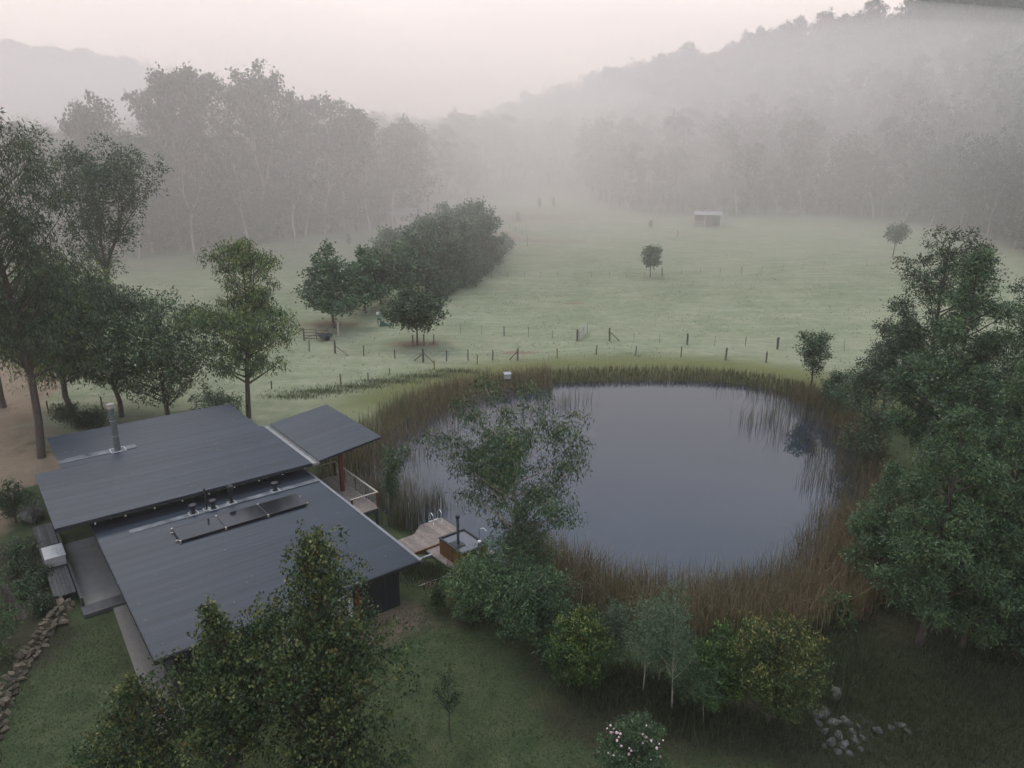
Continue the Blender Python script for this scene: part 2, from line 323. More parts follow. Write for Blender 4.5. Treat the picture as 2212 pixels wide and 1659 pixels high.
def ground_mat():
    m = bpy.data.materials.new('grass_and_soil'); m.use_nodes = True; t = m.node_tree; b = t.nodes['Principled BSDF']
    b.inputs['Roughness'].default_value = .9; b.inputs['Specular IOR Level'].default_value = .15
    co = N(t, 'ShaderNodeTexCoord')
    def noise(scale, detail=6, stretch=None):
        mp = N(t, 'ShaderNodeMapping'); t.links.new(co.outputs['Object'], mp.inputs[0])
        if stretch: mp.inputs['Scale'].default_value = stretch
        nz = N(t, 'ShaderNodeTexNoise'); nz.inputs['Scale'].default_value = scale; nz.inputs['Detail'].default_value = detail; nz.inputs['Roughness'].default_value = .7
        t.links.new(mp.outputs[0], nz.inputs[0]); return nz.outputs[0]
    def ramp(src, stops):
        r = N(t, 'ShaderNodeValToRGB'); t.links.new(src, r.inputs[0]); e = r.color_ramp.elements
        e[0].position, e[0].color = stops[0][0], stops[0][1] + (1,); e[1].position, e[1].color = stops[-1][0], stops[-1][1] + (1,)
        for p, c in stops[1:-1]: e.new(p).color = c + (1,)
        return r.outputs[0]
    def mix(f, a, c, mode='MIX'):
        n = N(t, 'ShaderNodeMix', data_type='RGBA', blend_type=mode)
        if isinstance(f, float): n.inputs[0].default_value = f
        else: t.links.new(f, n.inputs[0])
        t.links.new(a, n.inputs[6]); t.links.new(c, n.inputs[7]); return n.outputs[2]
    nbig, nmid, nfine, nstr = noise(.13), noise(.9), noise(9.0, 8), noise(.35, 6, (.35, 1.6, 1))
    lawn = mix(.5, ramp(nmid, [(.3, (.017, .030, .012)), (.5, (.043, .060, .025)), (.68, (.090, .094, .044))]), ramp(nfine, [(.32, (.016, .028, .011)), (.7, (.084, .102, .046))]))
    pas = mix(.45, ramp(nstr, [(.32, (.095, .112, .058)), (.5, (.185, .198, .115)), (.68, (.32, .32, .22))]), ramp(nmid, [(.34, (.10, .13, .068)), (.66, (.30, .30, .20))]))
    pas = mix(.22, pas, ramp(nfine, [(.3, (.10, .13, .07)), (.7, (.30, .32, .20))]))
    pas = mix(.25, pas, ramp(nbig, [(.38, (.12, .165, .095)), (.62, (.33, .32, .23))]))
    soil = mix(.5, ramp(nmid, [(.3, (.13, .095, .062)), (.7, (.24, .18, .125))]), ramp(nfine, [(.3, (.10, .075, .05)), (.7, (.27, .205, .145))]))
    litter = mix(.5, ramp(nfine, [(.3, (.014, .014, .009)), (.55, (.035, .034, .018)), (.75, (.075, .055, .034))]), ramp(nmid, [(.3, (.016, .024, .011)), (.7, (.05, .045, .026))]))
    va = N(t, 'ShaderNodeVertexColor', layer_name='Col'); sp = N(t, 'ShaderNodeSeparateColor'); t.links.new(va.outputs[0], sp.inputs[0])
    def soft(s, lo=.25, hi=.75):
        a = N(t, 'ShaderNodeMath', operation='ADD'); t.links.new(s, a.inputs[0])
        q = N(t, 'ShaderNodeMath', operation='MULTIPLY_ADD'); t.links.new(nmid, q.inputs[0]); q.inputs[1].default_value = .7; q.inputs[2].default_value = -.35; t.links.new(q.outputs[0], a.inputs[1])
        r = N(t, 'ShaderNodeMapRange'); r.inputs[1].default_value = lo; r.inputs[2].default_value = hi; t.links.new(a.outputs[0], r.inputs[0]); return r.outputs[0]
    bk = N(t, 'ShaderNodeVertexColor', layer_name='Bank'); sp2 = N(t, 'ShaderNodeSeparateColor'); t.links.new(bk.outputs[0], sp2.inputs[0])
    mown = mix(.5, ramp(nstr, [(.3, (.085, .10, .035)), (.7, (.17, .165, .065))]), ramp(nfine, [(.3, (.06, .075, .025)), (.7, (.17, .17, .07))]))
    c = mix(soft(sp.outputs[1]), lawn, pas); c = mix(sp2.outputs[0], c, mown); c = mix(soft(sp.outputs[2]), c, litter); c = mix(soft(sp.outputs[0], .3, .8), c, soil)
    t.links.new(c, b.inputs['Base Color'])
    bp = N(t, 'ShaderNodeBump'); bp.inputs['Strength'].default_value = .8; bp.inputs['Distance'].default_value = .08; t.links.new(nfine, bp.inputs['Height']); t.links.new(bp.outputs[0], b.inputs['Normal'])
    return m
me = quads_mesh('ground', np.stack([Gx, Gy, GZ], -1), GQ, ground_mat(), rgb, True)
a_ = me.color_attributes.new('Bank', 'FLOAT_COLOR', 'POINT'); c_ = np.ones((len(Gx), 4), np.float32); c_[:, :3] = bank[:, None]; a_.data.foreach_set('color', c_.ravel())
tag(link('ground', me), 'grassy valley floor and wooded hills', None, kind='structure')
# pond water
ctr = POND.mean(0); big = ctr + (POND - ctr) * 1.035
V = np.concatenate([[[ctr[0], ctr[1], 0]], np.c_[big, np.zeros(len(big))]]); n = len(big)
tag(link('pond_water', quads_mesh('pond_water', V, [(0, 1 + i, 1 + (i + 1) % n) for i in range(n)], M_WATER)), 'still grey pond water ringed by reeds', None, kind='structure')

# ------------------------------------------------------------------ vegetation builders
def nrm(v): return v / (np.linalg.norm(v, axis=-1, keepdims=True) + 1e-9)
PAL = {   # leaf colours: list of (colour, weight)
 'euc':   [((.055, .082, .046), 4), ((.085, .115, .062), 3), ((.034, .052, .032), 3), ((.13, .14, .062), 1)],
 'eucd':  [((.034, .050, .028), 4), ((.052, .070, .038), 3), ((.022, .034, .020), 3), ((.085, .09, .04), 1)],
 'euc_y': [((.07, .102, .046), 4), ((.115, .145, .052), 3), ((.20, .21, .058), 1.8), ((.042, .064, .034), 2)],
 'wattle': [((.062, .092, .048), 4), ((.098, .132, .066), 3), ((.034, .056, .030), 3.5), ((.145, .16, .075), 1.2)],
 'dark':  [((.030, .046, .026), 4), ((.050, .070, .036), 3), ((.078, .09, .042), 1.3)],
 'broad': [((.060, .088, .050), 4), ((.088, .118, .064), 3), ((.12, .13, .07), 1.2)],
 'pear':  [((.030, .048, .022), 5), ((.055, .076, .032), 3), ((.125, .125, .046), 1.3), ((.14, .13, .05), .4), ((.14, .07, .03), .08)],
 'gold':  [((.055, .078, .030), 5), ((.10, .108, .040), 3), ((.18, .155, .05), .9), ((.035, .05, .02), 3)],
 'bright': [((.045, .078, .028), 5), ((.09, .125, .038), 3), ((.16, .18, .05), 1.0), ((.028, .046, .016), 3)],
 'far':   [((.050, .066, .044), 4), ((.065, .080, .052), 3), ((.038, .050, .036), 3)],
 'bloom': [((.058, .086, .044), 5), ((.08, .105, .052), 4), ((.36, .35, .24), 1.6), ((.04, .06, .03), 3)],
 'grey':  [((.066, .090, .056), 4), ((.10, .125, .075), 3), ((.045, .064, .040), 2)],
 'cedar': [((.06, .10, .036), 4), ((.10, .145, .046), 2), ((.034, .056, .025), 3)],
}
def pick_col(rng, n, pal, var=.22):
    c = np.array([p[0] for p in PAL[pal]]); wt = np.array([p[1] for p in PAL[pal]], float); i = rng.choice(len(c), n, p=wt / wt.sum())
    return c[i] * [.90, 1.12, .97] * (1 + rng.uniform(-var, var, (n, 1)))
def leaves(rng, C, R, n, L, W, style, pal, twig=7, tip=None):
    """n leaf blades in tufts through the clumps C (centres) with radii R"""
    C = np.asarray(C, float); R = np.asarray(R, float); wt = (R ** 2).sum(1); nt = max(1, n // twig)
    k = rng.choice(len(C), nt, p=wt / wt.sum()); d = nrm(rng.normal(size=(nt, 3))); d[:, 2] = np.abs(d[:, 2]) * np.where(rng.random(nt) < .72, 1, -1)
    T = C[k] + d * R[k] * (rng.random((nt, 1)) ** .36)
    P = np.repeat(T, twig, 0); dd = np.repeat(d, twig, 0); m = len(P)
    P = P + rng.normal(size=(m, 3)) * L * .62
    r = rng.normal(size=(m, 3))
    if style == 'droop': a = nrm(r * .55 + dd * .25 + [0, 0, -.95])
    elif style == 'spray': a = nrm(r * .55 + dd * .9 + [0, 0, -.25])
    elif style == 'up': a = nrm(r * .55 + dd * .35 + [0, 0, .8])
    else: a = nrm(r * .9 + dd * .6)
    s = nrm(np.cross(a, rng.normal(size=(m, 3)) * .8 + dd + [0, 0, .6]))
    Ls = L * rng.uniform(.6, 1.3, (m, 1)); Ws = W * rng.uniform(.7, 1.25, (m, 1)); up = np.cross(s, a)
    b0 = P; m0 = P + a * Ls * .45 + s * Ws * .5 + up * Ws * .12; m1 = P + a * Ls * .45 - s * Ws * .5 + up * Ws * .12; t = P + a * Ls - up * Ls * .06
    V = np.stack([b0, m0, t, m1], 1).reshape(-1, 3)
    col = np.repeat(pick_col(rng, nt, pal), twig, 0) * (1 + rng.uniform(-.18, .18, (m, 1)))
    if tip is not None:  # upper leaves yellowed: new growth plus top light painted into the leaf colour
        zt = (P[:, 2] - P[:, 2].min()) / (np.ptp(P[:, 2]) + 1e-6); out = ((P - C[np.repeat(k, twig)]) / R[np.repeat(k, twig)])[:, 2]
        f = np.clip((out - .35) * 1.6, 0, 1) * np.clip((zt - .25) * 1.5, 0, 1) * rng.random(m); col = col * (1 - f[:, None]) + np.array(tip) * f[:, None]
    return V, np.arange(m * 4).reshape(-1, 4), np.repeat(np.clip(col, .003, 1), 4, 0)
def skel_euc(rng, levels=3, trunk=.38, spread=.55, lean=(0, 0), stems=1):
    segs, ends = [], []
    def grow(p, d, L, r, dep):
        pts = [p]
        for i in range(4):
            d = nrm(d + rng.normal(0, .11, 3) + [0, 0, .07]); p = p + d * L / 4; pts.append(p)
        segs.append((np.array(pts), r, r * .62))
        if dep >= levels: ends.append((p, L)); return
        if dep >= 1: ends.append((pts[2] + rng.normal(0, .03, 3), L * .75))
        if dep >= 1 and rng.random() < .7: ends.append((pts[4], L * .7))
        k = 3 if rng.random() < .45 else 2; a0 = rng.random() * 6.28
        e1 = nrm(np.cross(d, [.3, .5, .2])); e2 = np.cross(d, e1)
        for j in range(k):
            a = a0 + j * 6.283 / k + rng.normal(0, .3); sp = spread * rng.uniform(.6, 1.25)
            grow(p, nrm(d * math.cos(sp) + (e1 * math.cos(a) + e2 * math.sin(a)) * math.sin(sp) + [0, 0, .12]), L * rng.uniform(.62, .88), r * .6, dep + 1)
    for s in range(stems):
        d = nrm(np.array([lean[0], lean[1], 1.0]) + rng.normal(0, .10 if stems == 1 else .2, 3) * [1, 1, 0])
        grow(np.array([rng.normal(0, .02) * (stems > 1), rng.normal(0, .02) * (stems > 1), -.012]), d, trunk * rng.uniform(.9, 1.1), .021 / stems ** .4, 0)
    return segs, ends
def skel_mono(rng, nb=22, t0=.15, env=lambda t: 1 - t, up=.35, R=.35, lean=(0, 0)):
    z = np.linspace(-.012, .97, 9); c = np.c_[np.cumsum(rng.normal(0, .008, 9)) + lean[0] * z, np.cumsum(rng.normal(0, .008, 9)) + lean[1] * z, z]
    segs = [(c, .019, .003)]; ends = []
    nb = int(nb * 1.35)
    for i in range(nb):
        t = t0 + (1 - t0) * (i + rng.random()) / nb; a = i * 2.4 + rng.normal(0, .35); L = max(.03, R * env(t) * rng.uniform(.65, 1.15))
        p = np.array([np.interp(t * .97, z, c[:, k]) for k in range(3)]); d = nrm(np.array([math.cos(a), math.sin(a), up * rng.uniform(.5, 1.4)]))
        q = [p + d * L * s + np.array([0, 0, .12 * L * s * s]) for s in (0, .35, .7, 1)]
        segs.append((np.array(q), .0075 * (1.1 - t) + .0015, .0012)); ends.append((q[3], L)); ends.append((q[2] + rng.normal(0, .02, 3), L * .8))
        if L > .18: ends.append((q[1] + rng.normal(0, .03, 3), L * .7))
    ends.append((c[-1], .1))
    return segs, ends
def build_tree(rng, kind, h, wd, n, L, W, pal, style, clump=.55, flat=.7, tip=None, sk=None, rmul=1.0, **kw):
    """returns (wood mesh arrays, leaf mesh arrays) of a tree h tall and wd wide standing on the origin"""
    segs, ends = sk if sk is not None else (skel_euc(rng, **kw) if kind == 'euc' else skel_mono(rng, **kw))
    C = np.array([e[0] for e in ends]); r = np.array([e[1] for e in ends]) * clump * .74; r = np.maximum(r, .03)
    R = np.c_[r, r, r * flat] * rng.uniform(.75, 1.25, (len(r), 1))
    top = np.quantile(C[:, 2] + R[:, 2], .985); half = max(np.quantile(np.abs(C[:, 0]) + R[:, 0], .97), np.quantile(np.abs(C[:, 1]) + R[:, 1], .97))
    S = np.array([wd / 2 / half, wd / 2 / half, h / top])
    WV, WQ, b = [], [], 0
    for pts, r0, r1 in segs:
        k = len(pts); V, Q = tube_np(pts * S, np.linspace(r0, r1, k) * h * rmul, 6); WV.append(V); WQ.append(Q + b); b += len(V)
    V, Q, col = leaves(rng, C * S, R * S, n, L, W, style, pal, tip=tip)
    return (np.concatenate(WV), np.concatenate(WQ)), (V, Q, col)
def tree(name, label, base, seed, kind, h, wd, n, L, W, pal, style, bark=None, cat='tree', group=None, rz=None, crown='crown', **kw):
    rng = np.random.default_rng(seed); wood, lf = build_tree(rng, kind, h, wd, n, L, W, pal, style, **kw)
    t = thing(name, label, cat, tuple(base), 0.0 if rz is None else rz, group)
    link('trunk' if cat == 'tree' else 'stem', quads_mesh('trunk', wood[0], wood[1], bark or M_BARK, smooth=True), t)
    link(crown, quads_mesh('crown', lf[0], lf[1], M_LEAF, lf[2]), t)
    return t
def bpos(px, py): return at(px, py)
def size_from(base, top_py, width_px):
    return max(.6, ztop(base, top_py)), width_px / F * depth_at(base)
def ptree(name, label, bx, by, topy, wpx, seed, kind, n, L, W, pal, style, **kw):
    p = at(bx, by); h, wd = size_from(p, topy, wpx); return tree(name, label, p, seed, kind, h, wd, n, L, W, pal, style, **kw)

# ---- gums and shrubs left of the house
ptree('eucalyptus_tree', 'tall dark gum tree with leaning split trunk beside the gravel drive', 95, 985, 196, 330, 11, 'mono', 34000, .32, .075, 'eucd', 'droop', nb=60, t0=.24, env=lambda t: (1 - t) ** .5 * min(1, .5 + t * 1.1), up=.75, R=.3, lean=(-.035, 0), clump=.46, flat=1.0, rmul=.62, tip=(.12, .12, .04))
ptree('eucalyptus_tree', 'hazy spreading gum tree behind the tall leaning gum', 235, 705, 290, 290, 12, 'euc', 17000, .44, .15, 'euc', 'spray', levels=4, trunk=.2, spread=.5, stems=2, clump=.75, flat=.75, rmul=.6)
ptree('eucalyptus_tree', 'drooping gum with yellow top-lit new shoots above the boundary fence', 150, 892, 550, 330, 13, 'mono', 23000, .34, .10, 'euc_y', 'droop', nb=44, t0=.2, env=lambda t: (1 - t) ** .5, up=.7, R=.38, clump=.48, flat=1.0, tip=(.22, .21, .05))
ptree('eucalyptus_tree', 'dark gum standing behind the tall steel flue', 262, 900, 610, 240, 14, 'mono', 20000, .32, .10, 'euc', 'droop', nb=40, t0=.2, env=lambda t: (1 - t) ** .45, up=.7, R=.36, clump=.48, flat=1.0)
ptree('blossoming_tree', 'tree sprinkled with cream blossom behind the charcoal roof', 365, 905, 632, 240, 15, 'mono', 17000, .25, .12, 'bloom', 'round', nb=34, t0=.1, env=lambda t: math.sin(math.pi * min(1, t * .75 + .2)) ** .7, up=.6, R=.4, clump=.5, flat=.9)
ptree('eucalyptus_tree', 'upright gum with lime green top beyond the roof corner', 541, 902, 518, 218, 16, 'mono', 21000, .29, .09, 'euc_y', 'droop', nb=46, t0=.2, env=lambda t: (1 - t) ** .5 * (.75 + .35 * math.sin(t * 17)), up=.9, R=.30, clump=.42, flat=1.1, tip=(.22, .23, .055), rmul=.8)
ptree('shrub', 'low grey shrub at the foot of the lime topped gum', 470, 905, 840, 120, 17, 'mono', 2500, .3, .08, 'grey', 'spray', cat='shrub', nb=14, t0=.05, env=lambda t: 1 - .6 * t, up=.6, R=.5)
ptree('eucalyptus_tree', 'slim bare boled gum near the wire gate', 8, 880, 560, 120, 18, 'euc', 3000, .36, .08, 'euc', 'droop', levels=3, trunk=.4, spread=.4, clump=.6, flat=1.0)
for i, (x, y, tp, wp) in enumerate([(145, 918, 880, 60), (180, 925, 895, 45), (208, 925, 890, 50)]):
    ptree('grass_tussock', 'dark leafy clump edging the gravel drive', x, y, tp, wp, 30 + i, 'mono', 1300, .35, .05, 'dark', 'up', cat='plant', group='clumps along the drive edge', nb=12, t0=.02, env=lambda t: 1 - .5 * t, up=.8, R=.6)
# ---- paddock clump and lone trees
ptree('poplar_tree', 'pointed green tree by the timber yard gate', 725, 708, 528, 150, 40, 'mono', 7000, .42, .26, 'broad', 'round', nb=30, t0=.14, env=lambda t: (1 - t) ** .7 * min(1, t * 5 + .3), up=.5, R=.38, clump=.5)
ptree('round_tree', 'dark round-headed tree ringed by guard posts', 903, 746, 624, 138, 41, 'mono', 8500, .32, .2, 'dark', 'round', nb=30, t0=.28, env=lambda t: math.sin(math.pi * min(1, .18 + t * .8)) ** .6, up=.35, R=.48, clump=.55)
ptree('poplar_tree', 'narrow tree squeezed between the pointed tree and the yellowish one', 790, 676, 540, 85, 42, 'mono', 4000, .42, .26, 'broad', 'round', nb=24, t0=.14, env=lambda t: (1 - t) ** .6 * min(1, t * 5 + .3), up=.6, R=.3)
ptree('broadleaf_tree', 'yellowish green rounded tree heading the paddock clump', 822, 660, 535, 105, 43, 'mono', 5000, .44, .27, 'broad', 'round', nb=24, t0=.2, env=lambda t: math.sin(math.pi * min(1, .2 + t * .75)) ** .6, up=.5, R=.42, tip=(.13, .14, .05))
for i, (x, y, tp, wp) in enumerate([(868, 650, 520, 110), (905, 638, 500, 110), (940, 622, 480, 115), (900, 600, 480, 110), (960, 590, 462, 120), (985, 612, 470, 105), (1005, 585, 448, 115), (1022, 570, 428, 100), (975, 560, 440, 110), (1040, 582, 470, 80), (930, 570, 465, 100), (850, 590, 495, 90)]):
    ptree('broadleaf_tree', 'bushy tree packed into the misty clump crossing the paddock', x, y, tp, wp, 50 + i, 'mono', 4200, .5, .32, 'broad', 'round', group='trees of the paddock clump', nb=22, t0=.12, env=lambda t: math.sin(math.pi * min(1, .22 + t * .72)) ** .6, up=.6, R=.4)
for i, (x, y, tp, wp) in enumerate([(935, 640, 600, 30), (972, 632, 588, 40), (1000, 622, 575, 45), (1018, 608, 562, 50), (1040, 596, 550, 50), (1058, 580, 535, 45), (1072, 562, 520, 40), (1090, 545, 505, 36), (955, 640, 605, 28)]):
    ptree('hedge_shrub', 'small shrub in the low hedge trailing from the paddock clump', x, y, tp, wp, 70 + i, 'mono', 1200, .45, .28, 'broad', 'round', cat='shrub', group='shrubs of the paddock hedge', nb=14, t0=.05, env=lambda t: 1 - .6 * t, up=.6, R=.5)
ptree('paddock_tree', 'small round lone tree in the middle of the misty paddock', 1404, 598, 532, 50, 80, 'mono', 2600, .34, .24, 'broad', 'round', nb=24, t0=.3, env=lambda t: math.sin(math.pi * min(1, .2 + t * .8)) ** .6, up=.5, R=.45)
ptree('paddock_tree', 'faint leaning tree below the wooded slope', 1928, 556, 482, 46, 81, 'mono', 1800, .4, .26, 'broad', 'round', nb=20, t0=.4, env=lambda t: math.sin(math.pi * min(1, .2 + t * .8)) ** .6, up=.5, R=.5, lean=(.1, 0))
ptree('young_gum', 'young gum on a thin stem at the far pond bank', 1748, 846, 720, 72, 82, 'mono', 3600, .26, .1, 'wattle', 'round', nb=26, t0=.3, env=lambda t: .5 + .6 * math.sin(math.pi * min(1, max(0, (t - .25) * 1.25))), up=.5, R=.36, clump=.4)
# ---- around the pond
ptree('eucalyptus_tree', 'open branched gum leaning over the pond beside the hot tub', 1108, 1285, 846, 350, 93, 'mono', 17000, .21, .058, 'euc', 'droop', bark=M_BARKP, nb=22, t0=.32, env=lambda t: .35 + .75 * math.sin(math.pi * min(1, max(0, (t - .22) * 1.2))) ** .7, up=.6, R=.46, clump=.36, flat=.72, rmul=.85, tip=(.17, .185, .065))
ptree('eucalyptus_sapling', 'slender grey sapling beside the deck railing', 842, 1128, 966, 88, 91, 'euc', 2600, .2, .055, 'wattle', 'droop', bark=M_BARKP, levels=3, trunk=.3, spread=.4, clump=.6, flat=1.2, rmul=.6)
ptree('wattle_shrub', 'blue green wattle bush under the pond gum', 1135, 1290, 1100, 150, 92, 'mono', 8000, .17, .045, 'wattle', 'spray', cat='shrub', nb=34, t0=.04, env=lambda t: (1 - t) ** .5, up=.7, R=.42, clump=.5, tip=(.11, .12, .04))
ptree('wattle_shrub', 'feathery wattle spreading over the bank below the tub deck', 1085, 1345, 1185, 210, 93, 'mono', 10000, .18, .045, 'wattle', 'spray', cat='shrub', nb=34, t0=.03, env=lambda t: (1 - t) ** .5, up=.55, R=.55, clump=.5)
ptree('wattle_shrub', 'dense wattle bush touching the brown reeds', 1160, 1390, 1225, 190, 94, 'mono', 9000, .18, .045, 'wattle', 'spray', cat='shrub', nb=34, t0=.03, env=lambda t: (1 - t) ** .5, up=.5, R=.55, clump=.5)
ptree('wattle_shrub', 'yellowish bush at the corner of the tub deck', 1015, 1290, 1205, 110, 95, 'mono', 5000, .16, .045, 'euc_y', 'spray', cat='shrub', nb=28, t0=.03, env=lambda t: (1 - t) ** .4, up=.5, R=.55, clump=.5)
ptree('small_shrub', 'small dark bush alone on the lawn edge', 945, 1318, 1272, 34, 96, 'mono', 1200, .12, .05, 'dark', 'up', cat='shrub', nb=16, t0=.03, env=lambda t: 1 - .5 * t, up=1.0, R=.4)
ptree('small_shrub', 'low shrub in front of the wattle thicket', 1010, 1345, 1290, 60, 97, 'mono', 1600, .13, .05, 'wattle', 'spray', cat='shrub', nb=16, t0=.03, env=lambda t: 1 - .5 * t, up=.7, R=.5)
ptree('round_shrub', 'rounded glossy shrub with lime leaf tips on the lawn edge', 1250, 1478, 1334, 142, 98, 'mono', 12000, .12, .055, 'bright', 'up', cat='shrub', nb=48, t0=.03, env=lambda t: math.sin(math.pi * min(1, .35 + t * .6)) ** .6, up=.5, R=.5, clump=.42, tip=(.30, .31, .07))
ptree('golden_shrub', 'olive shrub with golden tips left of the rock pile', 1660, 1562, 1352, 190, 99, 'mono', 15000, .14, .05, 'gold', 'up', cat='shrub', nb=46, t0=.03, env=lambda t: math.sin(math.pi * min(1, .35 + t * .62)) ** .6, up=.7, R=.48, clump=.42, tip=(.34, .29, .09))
ptree('golden_shrub', 'darker olive shrub joined to the golden tipped one', 1545, 1540, 1362, 130, 100, 'mono', 9500, .14, .05, 'bright', 'up', cat='shrub', nb=40, t0=.03, env=lambda t: (1 - t) ** .5, up=.7, R=.45, clump=.42)
WT = [(1388, 1500, 1285, 110, (.0, 0)), (1452, 1540, 1262, 110, (-.12, 0)), (1330, 1450, 1300, 90, (-.1, 0)), (1420, 1480, 1300, 90, (.12, 0)), (1520, 1560, 1420, 110, (-.1, 0))]
WL = ['white stemmed wattle standing straight beside the round shrub', 'tallest white stemmed wattle reaching across the brown reeds', 'short white stemmed wattle behind the round glossy shrub', 'white stemmed wattle tucked behind the tallest one', 'drooping wattle hanging over the darker olive shrub']
for i, (x, y, tp, wp, ln) in enumerate(WT):
    ptree('feathery_wattle', WL[i], x, y, tp, wp, 110 + i, 'mono', 3800, .15, .026, 'grey' if i < 4 else 'wattle', 'spray', bark=M_STEM, cat='tree', group='white stemmed wattles on the bank', nb=20, t0=.3, env=lambda t: 1.1 - .6 * t, up=.5, R=.45, clump=.6, rmul=.36, lean=ln)
# ---- right hand trees
RT = [('wattle_tree', 'tall feathery wattle rising highest over the right pond bank', 2000, 1090, 545, 220, 'wattle', 13000, .36, .10),
      ('wattle_tree', 'pale green wattle with drooping sprays in front of the right bank thicket', 2110, 1340, 728, 195, 'wattle', 13000, .26, .075),
      ('wattle_tree', 'broad wattle overhanging the brown reeds', 1985, 1392, 880, 205, 'wattle', 17000, .24, .07),
      ('wattle_tree', 'full skirted wattle on the dark lower slope', 2085, 1400, 1010, 200, 'wattle', 13000, .24, .07),
      ('dark_tree', 'dark olive tree with flat layered boughs behind the feathery wattle', 1975, 950, 492, 190, 'dark', 9000, .36, .12),
      ('dark_tree', 'dark tree reaching over the paddock beside the tall wattle', 1905, 905, 690, 130, 'dark', 5500, .34, .12),
      ('dark_tree', 'big dark tree at the edge of the right thicket', 2215, 1020, 485, 190, 'dark', 10000, .36, .12),
      ('dark_tree', 'shadowed tree filling the gap behind the pale wattle', 2190, 1180, 640, 230, 'dark', 11000, .32, .10),
      ('wattle_tree', 'low wattle leaning out over the water', 1895, 1290, 1000, 140, 'wattle', 8000, .24, .07),
      ('wattle_tree', 'middle wattle of the right bank thicket', 2060, 1230, 800, 230, 'wattle', 11000, .28, .08),
      ('dark_tree', 'shaded tree deepest in the right thicket', 2260, 1340, 800, 260, 'dark', 10000, .28, .09)]
for i, (nm, lb, x, y, tp, wp, pal, n, L, W) in enumerate(RT):
    ptree(nm, lb, x, y, tp, wp, 130 + i, 'mono', int(n * 2.6), L * .68, W * .68, pal, 'spray' if pal == 'wattle' else 'round', nb=30, t0=.07 if pal == 'wattle' and y > 1250 else .18,
          env=(lambda t: (1 - t) ** .55 * min(1, .55 + t * 2)) if pal == 'wattle' else (lambda t: math.sin(math.pi * min(1, .25 + t * .7)) ** .6), up=.5, R=.30, clump=.42, flat=.6, rmul=.8)
for i, (x, y, tp, wp, pal, lb) in enumerate([(1840, 905, 790, 110, 'broad', 'leafy bush at the far right corner of the pond'), (1880, 1010, 860, 120, 'dark', 'dark bush behind the right hand reeds'), (1800, 1345, 1290, 80, 'bright', 'bright fresh bush where the reeds end'),
                                           (2190, 1420, 1250, 160, 'dark', 'dark undergrowth bush under the thicket trees'), (1800, 880, 800, 60, 'broad', 'twiggy bush with pink blooms near the young gum')]):
    ptree('bank_shrub', lb, x, y, tp, wp, 150 + i, 'mono', 4500, .22, .08, pal, 'spray', cat='shrub', nb=26, t0=.03, env=lambda t: (1 - t) ** .45, up=.6, R=.5)
# ---- foreground
def spire_env(t): return (1 - t) ** 1.0 * min(1, .6 + t * 3) + .05
def pear(label, x, y, ztop_, wd, n, seed, base_z=None):
    z = gz(x, y); h = ztop_ - z
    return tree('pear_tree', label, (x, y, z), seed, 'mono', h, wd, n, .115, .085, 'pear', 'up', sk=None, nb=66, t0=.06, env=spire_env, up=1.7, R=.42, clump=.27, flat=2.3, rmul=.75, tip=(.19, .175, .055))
pear('pointed dark pear tree with pale leaf tips in front of the roof', -6.8, 19.9, 10.25, 5.2, 26000, 170)
pear('lower pear tree left of the pointed pear tree', -9.4, 19.0, 8.4, 4.2, 15000, 171)
pear('smallest pear tree beside the concrete apron', -11.9, 18.4, 5.9, 3.4, 9000, 172)
pear('low pear tree spreading toward the open lawn', -5.6, 18.0, 5.2, 3.6, 9000, 173)
ptree('crepe_myrtle_sapling', 'thin young crepe myrtle with a few white blooms on the lawn', 973, 1602, 1440, 62, 180, 'mono', 900, .10, .045, 'dark', 'up', cat='tree', nb=16, t0=.35, env=lambda t: 1.2 - t, up=1.2, R=.3, clump=.5, rmul=.7)
cm = ptree('crepe_myrtle', 'dark bush dotted with pale pink flower heads on the lawn', 1372, 1690, 1552, 145, 181, 'mono', 9500, .10, .05, 'broad', 'up', cat='shrub', nb=40, t0=.03, env=lambda t: (1 - t) ** .6, up=.8, R=.42, clump=.42)
rng = np.random.default_rng(5)
def flower_mesh(r, seed):
    g = np.random.default_rng(seed); V, Q, b = [], [], 0
    for i in range(9):
        d = nrm(g.normal(size=3) + [0, 0, .5]); s = nrm(np.cross(d, g.normal(size=3))); p = d * r * .6; q = np.cross(d, s)
        V += [p - s * r * .5, p + q * r * .5, p + s * r * .5, p - q * r * .5]; Q.append((b, b + 1, b + 2, b + 3)); b += 4
    return quads_mesh('flower_head', V, Q, M_FLOW)
fm = flower_mesh(.055, 3); cb = np.array(cm.location)
for i in range(34):
    px, py = [(1330 + rng.normal(0, 14), 1600 + rng.normal(0, 25)), (1395 + rng.normal(0, 18), 1603 + rng.normal(0, 18)), (1375 + rng.normal(0, 30), 1635 + rng.normal(0, 15))][i % 3]
    dd = ray(px, py); tt = (cb[1] - .45 + rng.normal(0, .15)) / dd[1]; p = np.array([0, 0, H]) + dd * tt
    if p[2] < cb[2] + .3: p[2] = cb[2] + .3 + rng.random() * .6
    o = link('flower_head', fm, cm, tuple(p - cb)); o.rotation_euler = tuple(rng.random(3) * 6); s = rng.uniform(.5, 1.15); o.scale = (s, s, s)
